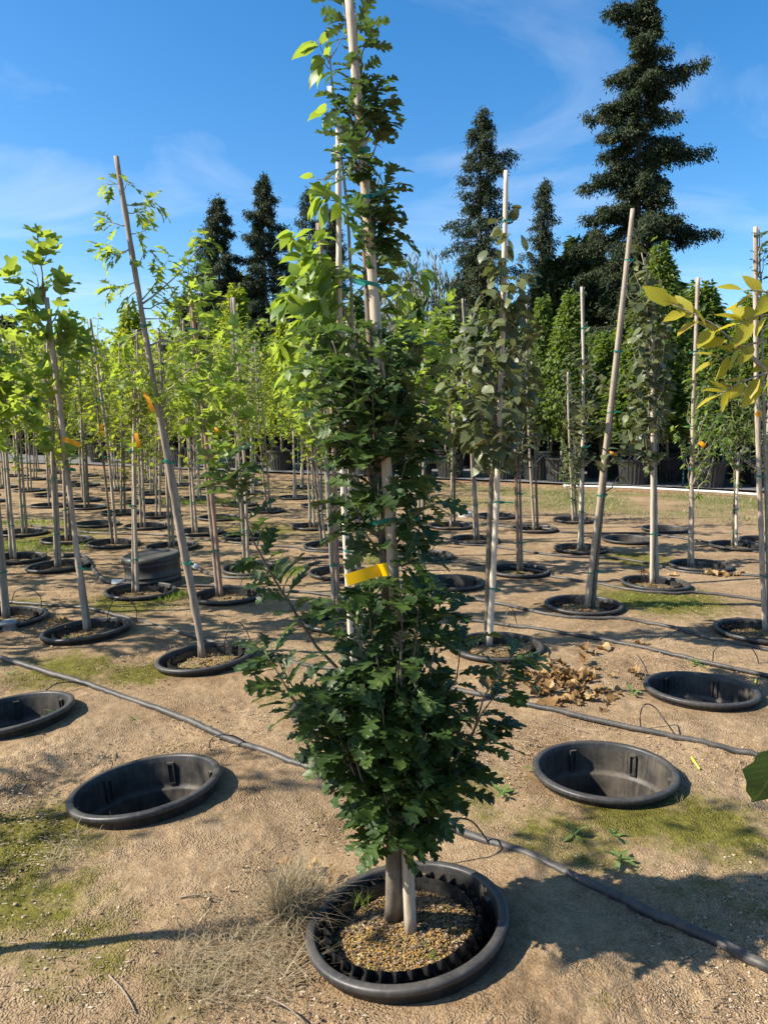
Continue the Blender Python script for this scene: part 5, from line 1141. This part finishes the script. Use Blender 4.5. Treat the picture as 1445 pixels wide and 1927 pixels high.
drip('thin tube rising from the pale staked pot', [(1207, 1100, 0), (1206, 1080, 1.0), (1207, 1066, 1.0), (1210, 1066, 1.0), (1211, 1082, .98), (1211, 1098, .97)])

# ---------------------------------------------------------------- plastic tags
def tag_strip(label, p0, p1, Yp, wd, matk='yellowtag', sag=0.12):
    a = PY(p0[0], p0[1], Yp); b = PY(p1[0], p1[1], Yp - .01); n = 9; t = np.linspace(0, 1, n)
    P = a + (b - a) * t[:, None]; L = np.linalg.norm(b - a); P[:, 2] += sag * L * np.sin(math.pi * t) * .35; P[:, 1] -= .012 * np.sin(2.5 * t)
    nrm = np.cross((b - a) / L, [0, 1, 0]); nrm /= np.linalg.norm(nrm)
    top = P + nrm * wd / 2; bot = P - nrm * wd / 2; V = np.vstack([top, bot]) - a
    V = np.vstack([V, V + [0, .0012, 0]]); k = np.arange(n - 1)
    Q = np.vstack([np.stack([k, k + 1, k + n + 1, k + n], -1), np.stack([k, k + n, k + n + 1, k + 1], -1) + 2 * n])
    return tag(link('plant_tag', mesh_np('plant_tag', V, [Q], M[matk], True), None, tuple(a)), label, 'plant tag', 'plastic tags looped on the trees')
tag_strip('bright yellow plastic tag looped round the columnar oak stem', (730, 1070), (652, 1091), YO - .15, .030, 'yellowtag', .1)
lp_ = tag_strip('narrow yellow loop end threaded on the columnar oak stem', (714, 1073), (728, 1069), YO - .154, .033, 'yellowtag', 0)
for lab, key, p0, p1, w, mk in [('orange tag sticking out from the tulip tree stem', 'tulip', (118, 826), (152, 838), .03, 'orangetag'), ('orange tag strip hanging on the crooked pointed-leaf oak', 'redoak', (272, 738), (290, 775), .025, 'orangetag'),
    ('orange tag on the tilted slender tree', 'p214', (191, 818), (193, 798), .03, 'orangetag'), ('orange tag on the tree before the valve barrel', 'p265', (256, 815), (263, 842), .03, 'orangetag'), ('orange tag below the pointed-leaf tree crown', 'p464', (450, 780), (462, 797), .03, 'orangetag'),
    ('orange tag on the reddish split stake', 'p430', (404, 803), (412, 815), .03, 'orangetag'), ('orange tag beside the pleated olive leaves', 'hazel', (912, 824), (898, 834), .03, 'orangetag'), ('small orange tag on the leaning-stake tree', 'lean', (1146, 852), (1160, 856), .025, 'orangetag'),
    ('orange tag on the grey staked tree with pale twigs', 'grey', (1316, 832), (1324, 842), .04, 'orangetag'), ('orange tag on the lobed-tip tree', 'edge', (1432, 776), (1420, 782), .03, 'orangetag'), ('white tag high on the oval-leaved tree leader', 'dogwood', (620, 162), (621, 180), .02, 'whitetag')]:
    tag_strip(lab, p0, p1, POTS[key]['p'][1] - .06, w, mk)

# ---------------------------------------------------------------- litter on the soil
def outside(P, r=.31):
    m = np.ones(len(P), bool)
    for v in POTS.values(): m &= np.hypot(P[:, 0] - v['p'][0], P[:, 1] - v['p'][1]) > r
    return m
def fan(n, y0, y1, pw=1.6):
    y = y0 + (y1 - y0) * rng.random(n) ** pw; x = (rng.random(n) - .5) * 2 * (.52 * y + .35); return np.stack([x, y], -1)
Q = fan(52000, 1.15, 7.5); Q = Q[outside(Q)]; cl = fbm(Q[:, 0], Q[:, 1], 1.3, 3, 31); npq = np.min([np.hypot(Q[:, 0] - v['p'][0], Q[:, 1] - v['p'][1]) for v in POTS.values()], 0); Q = Q[cl + .25 * rng.random(len(Q)) + .22 * np.clip(1 - (npq - .3) / .15, 0, 1) > .52]
S = .0014 + .005 * rng.random(len(Q)) ** 5 + .0009 * Q[:, 1] / 3
tag(scatter(np.column_stack([Q, gz(Q[:, 0], Q[:, 1]) + S * .2]), S, octa(), M['clod'], 'soil_crumb', None, .7, .8), 'loose crumbs of pale soil scattered over the bed', 'soil crumbs', None, 'stuff')
Q = fan(42000, 1.15, 8); Q = Q[outside(Q)]; nearpot = np.min([np.hypot(Q[:, 0] - v['p'][0], Q[:, 1] - v['p'][1]) for v in POTS.values()], 0)
Q = Q[(rng.random(len(Q)) < np.clip(.9 - (nearpot - .3) * 1.6, .22, 1)) & (fbm(Q[:, 0], Q[:, 1], 2.2, 3, 35) > .36 + .25 * rng.random(len(Q)))]
S = np.stack([.003 + .012 * rng.random(len(Q)) ** 2, .0015 + .003 * rng.random(len(Q)), .0012 + .001 * rng.random(len(Q))], -1)
tag(scatter(np.column_stack([Q, gz(Q[:, 0], Q[:, 1]) + .002]), S, octa(), M['chip'], 'mulch_litter', None, .5), 'bits of bark and dry chips strewn round the pots', 'mulch', None, 'stuff')

def blades(P, n_seg, L, w, lean, mat_, name, curl=.6):
    n = len(P); a = rng.random(n) * 6.283; out = np.stack([np.cos(a), np.sin(a), np.zeros(n)], -1)
    t = np.linspace(0, 1, n_seg + 1); V = []
    side = np.stack([-np.sin(a), np.cos(a), np.zeros(n)], -1)
    for i, q in enumerate(t):
        c = P + out * (lean * L * q ** 1.3 + 0)[:, None] + np.array([0, 0, 1.0]) * (L * (q - curl * .5 * q * q) * np.sqrt(np.clip(1 - np.minimum(lean, .95) ** 2, .1, 1)))[:, None]
        ww = (w * (1 - q * .92))[:, None]
        V += [c - side * ww, c + side * ww]
    V = np.stack(V, 1); k = V.shape[1]
    f = np.array([[2 * i, 2 * i + 1, 2 * i + 3, 2 * i + 2] for i in range(n_seg)])
    Fs = (f[None] + (np.arange(n) * k)[:, None, None]).reshape(-1, 4)
    return link(name, mesh_np(name, V.reshape(-1, 3), [Fs], mat_, True, {'var': np.repeat(rng.random(n), k)}))
def patch(cx_, cy_, n, rad, L, w, lean, matk, label, name='grass_patch', curl=.6, sq=1.0):
    c = G(cx_, cy_); a = rng.random(n) * 6.283; r = rad * np.sqrt(rng.random(n)); Q = np.stack([c[0] + r * np.cos(a), c[1] + sq * r * np.sin(a)], -1); Q = Q[outside(Q)]
    n = len(Q); P = np.column_stack([Q, gz(Q[:, 0], Q[:, 1]) - .004])
    o = blades(P, 3, L * (.5 + .8 * rng.random(n)), w * (.6 + .6 * rng.random(n)), lean * (.3 + rng.random(n)), M[matk], name, curl)
    return tag(o, label, 'grass', None, 'stuff')
patch(285, 1122, 700, .34, .07, .003, .5, 'grass', 'bright green grass beside the pot before the valve barrel', sq=.5)
patch(500, 1078, 900, .40, .09, .003, .5, 'grass', 'bright green grass clump at the pot of the pointed-leaf tree', sq=.8)
patch(735, 1058, 500, .3, .08, .003, .5, 'grass', 'green grass glimpsed behind the columnar oak stem')
patch(80, 1030, 1400, .7, .07, .0035, .5, 'grass', 'shaded green grass strip behind the twin-stemmed tree', sq=.5)
patch(75, 985, 800, .6, .07, .004, .5, 'grass', 'sunlit green grass tuft behind the slanting stem', sq=.4)
patch(385, 945, 1300, .9, .08, .004, .5, 'grass', 'bright grass strip in the far rows beyond the barrel', sq=.4)
patch(1240, 1135, 700, .32, .035, .003, .6, 'grass', 'short green tufts on the moss beside the leaning-stake socket', sq=.8)
patch(1180, 1016, 300, .3, .06, .003, .5, 'grass', 'green grass at the rim of the shallow-looking empty socket', sq=.3)
# the dry tuft by the front pot
c = G(548, 1708); 
for lab, n, rad, L, ln, cxy in [('brown dry grass tuft flopping over the front socket rim', 1500, .085, .21, 1.0, (566, 1712)), ('flattened dry straw lying beside the dry tuft at the front socket', 1100, .20, .10, 1.9, (455, 1790)), ('flattened dry straw in front of the tilted empty socket', 500, .16, .09, 1.9, (190, 1600)), ('dry straw wisp beside the empty socket in front of the leaf heap', 90, .04, .1, 1.2, (1262, 1512))]:
    c = G(*cxy); a = rng.random(n) * 6.283; r = rad * np.sqrt(rng.random(n)); Q = np.stack([c[0] + r * np.cos(a), c[1] + r * np.sin(a)], -1); Q = Q[outside(Q, .315)]; n = len(Q)
    o = blades(np.column_stack([Q, gz(Q[:, 0], Q[:, 1])]), 5, L * (.4 + .9 * rng.random(n)), .0011 * (.6 + .8 * rng.random(n)), ln * (.15 + .85 * rng.random(n)), M['straw'], 'dry_grass', .9)
    tag(o, lab, 'dry grass', None, 'stuff')
# turf strip before the yard
n = 26000; x = (rng.random(n) - .5) * 24; yv = edge_y(x) - .4 - 4.6 * rng.random(n); w = np.clip(fbm(x, yv, .9, 4, 71) * 2.6 - .65, 0, 1) * np.clip((x + 3) / 3, .35, 1)
m = (rng.random(n) < w) & (np.abs(x) < .54 * yv + .3); Q = np.stack([x[m], yv[m]], -1); Q = Q[outside(Q)]
o = blades(np.column_stack([Q, gz(Q[:, 0], Q[:, 1]) - .004]), 2, .05 + .05 * rng.random(len(Q)), .004 + .004 * rng.random(len(Q)), .3 + .9 * rng.random(len(Q)), M['turf'], 'turf', .5)
tag(o, 'dry olive turf strip between the bed and the yard', 'grass', None, 'stuff')

# moss cushions
n = 60000; Q = fan(n, 1.2, 7.0, 1.2); Q = Q[outside(Q)]; mm = moss_at(Q[:, 0], Q[:, 1]) * 1.0 + (fbm(Q[:, 0], Q[:, 1], 9, 4, 51) - .5) * 1.5; Q = Q[(mm > .55) & (moss_at(Q[:, 0], Q[:, 1]) > .1)]
o = blades(np.column_stack([Q, gz(Q[:, 0], Q[:, 1]) - .002]), 1, .006 + .008 * rng.random(len(Q)), .0025 + .002 * rng.random(len(Q)), .3 + .9 * rng.random(len(Q)), M['mossb'], 'moss', .3)
tag(o, 'low olive-green moss growing in patches on the bed', 'moss', None, 'stuff')
# dead leaf heap
def dry(px_, py_, n, sx_, sy_, size, label, group, lift=.02):
    c = G(px_, py_)
    for i in range(n):
        q = c[:2] + rng.normal(size=2) * np.array([sx_, sy_]); d = np.array([rng.normal(), rng.normal(), .1 * rng.normal()]); u = np.array([rng.normal() * .2, rng.normal() * .2, 1])
        if not outside(q[None], .36)[0]: continue
        o = link('fallen_leaf', LMESH['dryleaf'][int(rng.integers(0, 5))]); s = size * (.6 + .7 * rng.random())
        Mx = np.eye(4); Mx[:3, :3] = frames(d[None], u[None])[0] * s; Mx[:3, 3] = [q[0], q[1], float(gz(*q)) + .006 + lift * rng.random()]
        o.matrix_basis = Matrix(Mx.tolist()); tag(o, label, 'leaf', group)
dry(1040, 1285, 130, .20, .15, .075, 'crumpled tan dead leaf in the heap by the olive-leaved tree socket', 'dead leaf heap', .010)
dry(1085, 1320, 16, .12, .06, .085, 'crumpled tan dead leaf in the heap by the olive-leaved tree socket', 'dead leaf heap', .02)
dry(65, 1172, 6, .10, .05, .13, 'curled orange dead leaf beside the small grey cap', 'leaves by the grey cap')
dry(1360, 1082, 16, .3, .05, .11, 'curled tan dead leaf below the pale cream stake row', 'leaves beyond the cream stake')
dry(600, 1645, 6, .05, .03, .07, 'small dry leaf behind the rim of the front socket', 'leaves at the front socket')
dry(1150, 1228, 4, .15, .05, .1, 'single dry leaf on bare soil near the second hose', 'leaves near the second hose')
# twigs
for i, (a, b, r) in enumerate([((440, 1608), (495, 1577), .004), ((447, 1532), (512, 1521), .004), ((524, 1543), (546, 1527), .003), ((548, 1547), (566, 1521), .003), ((340, 1685), (405, 1684), .003), ((185, 1437), (208, 1405), .003), ((205, 1830), (256, 1898), .003), ((500, 1872), (575, 1925), .003), ((930, 1660), (1010, 1700), .002), ((1005, 1862), (1075, 1866), .003), ((1290, 1800), (1310, 1790), .003), ((1115, 1225), (1205, 1285), .002), ((1195, 1230), (1215, 1275), .003), ((1230, 1235), (1300, 1262), .002), ((1240, 1205), (1275, 1190), .004), ((980, 1340), (1110, 1378), .002), ((360, 1560), (385, 1536), .002), ((1380, 1160), (1420, 1172), .005), ((1115, 1540), (1190, 1580), .002), ((1330, 1770), (1345, 1775), .004)]):
    p = on_ground([a, ((a[0] + b[0]) / 2 + 3, (a[1] + b[1]) / 2 - 3), b]); p[:, 2] = gz(p[:, 0], p[:, 1]) + r * 1.2
    tag(MB().tube(smooth_path(p, 7), np.linspace(r, r * .7, 7), 6).obj('twig', M['twig']), 'dry broken twig lying on the bare soil', 'twig', 'twigs on the soil')
# weeds
WD = [((115, 1352), 10, .075, 'larger grey-green weed beside the rim of the weedy empty socket'), ((75, 1372), 7, .06, 'small weed in front of the weedy empty socket'), ((945, 1492), 9, .05, 'pale green weed between the columnar oak foliage and an empty socket'), ((1005, 1450), 5, .04, 'tiny weed touching the rim of the empty socket before the leaf heap'), ((1308, 1247), 7, .06, 'upright little weed on the hose beyond the far empty socket'), ((1080, 1575), 7, .045, 'weed at the edge of the columnar oak shadow'), ((1155, 1575), 8, .05, 'grassy weed on the moss in front of the leaf-heap-side empty socket'), ((1165, 1620), 7, .05, 'pale weed inside the columnar oak shadow'), ((1028, 1690), 5, .05, 'two-leaved seedling in shade beside the front socket'), ((1190, 1308), 6, .06, 'weed between the leaf heap and the far empty socket'), ((1135, 1298), 5, .05, 'small weed at the leaf heap edge'), ((255, 1352), 5, .03, 'tiny green seedling on bare soil by the long hose'), ((128, 1205), 7, .05, 'weed in front of the tulip tree socket'), ((1205, 1110), 8, .06, 'weed on the moss by the leaning-stake socket'), ((1240, 1145), 7, .05, 'bluish weed on the moss patch'), ((70, 1385), 5, .05, 'little weed beside the weedy empty socket shadow'), ((930, 1300), 4, .03, 'seedling near the hose by the oak foliage'), ((20, 1270), 5, .04, 'seedling at the start of the long hose')]
wm = LMESH['weed']
for (p, n, s, lab) in WD:
    c = on_ground([p])[0]; c[2] = float(gz(c[0], c[1]))
    r = empty('weed', tuple(c), lab, 'weed', 'weeds in the bed')
    for i in range(n):
        a = i * 2.4 + rng.random(); e = .25 + .9 * rng.random(); d = np.array([[math.cos(a) * math.cos(e), math.sin(a) * math.cos(e), math.sin(e)]])
        o = link('leaf', wm[i % 2], r); q = s * (.6 + .6 * rng.random()); Mx = np.eye(4); Mx[:3, :3] = frames(d, np.array([[0, 0, 1.0]]))[0] * q; Mx[:3, 3] = [0, 0, .002 + .012 * i / n]; o.matrix_basis = Matrix(Mx.tolist())
# grass sprigs growing in the front pot
c = POTS['oak']['p']
for (px_, py_) in [(805, 1795), (678, 1695), (845, 1725), (810, 1810)]:
    q = G(px_, py_, POTS['oak']['soil_z']); n = 26
    o = blades(np.column_stack([q[0] + rng.normal(size=n) * .012, q[1] + rng.normal(size=n) * .012, np.full(n, POTS['oak']['soil_z'] - .012)]), 3, .03 + .03 * rng.random(n), .0012 + .0008 * rng.random(n), .2 + .6 * rng.random(n), M['grass'], 'grass_sprig', .5)
    tag(o, 'short green grass sprig growing in the columnar oak pot', 'grass', 'grass sprigs in the oak pot', 'stuff')
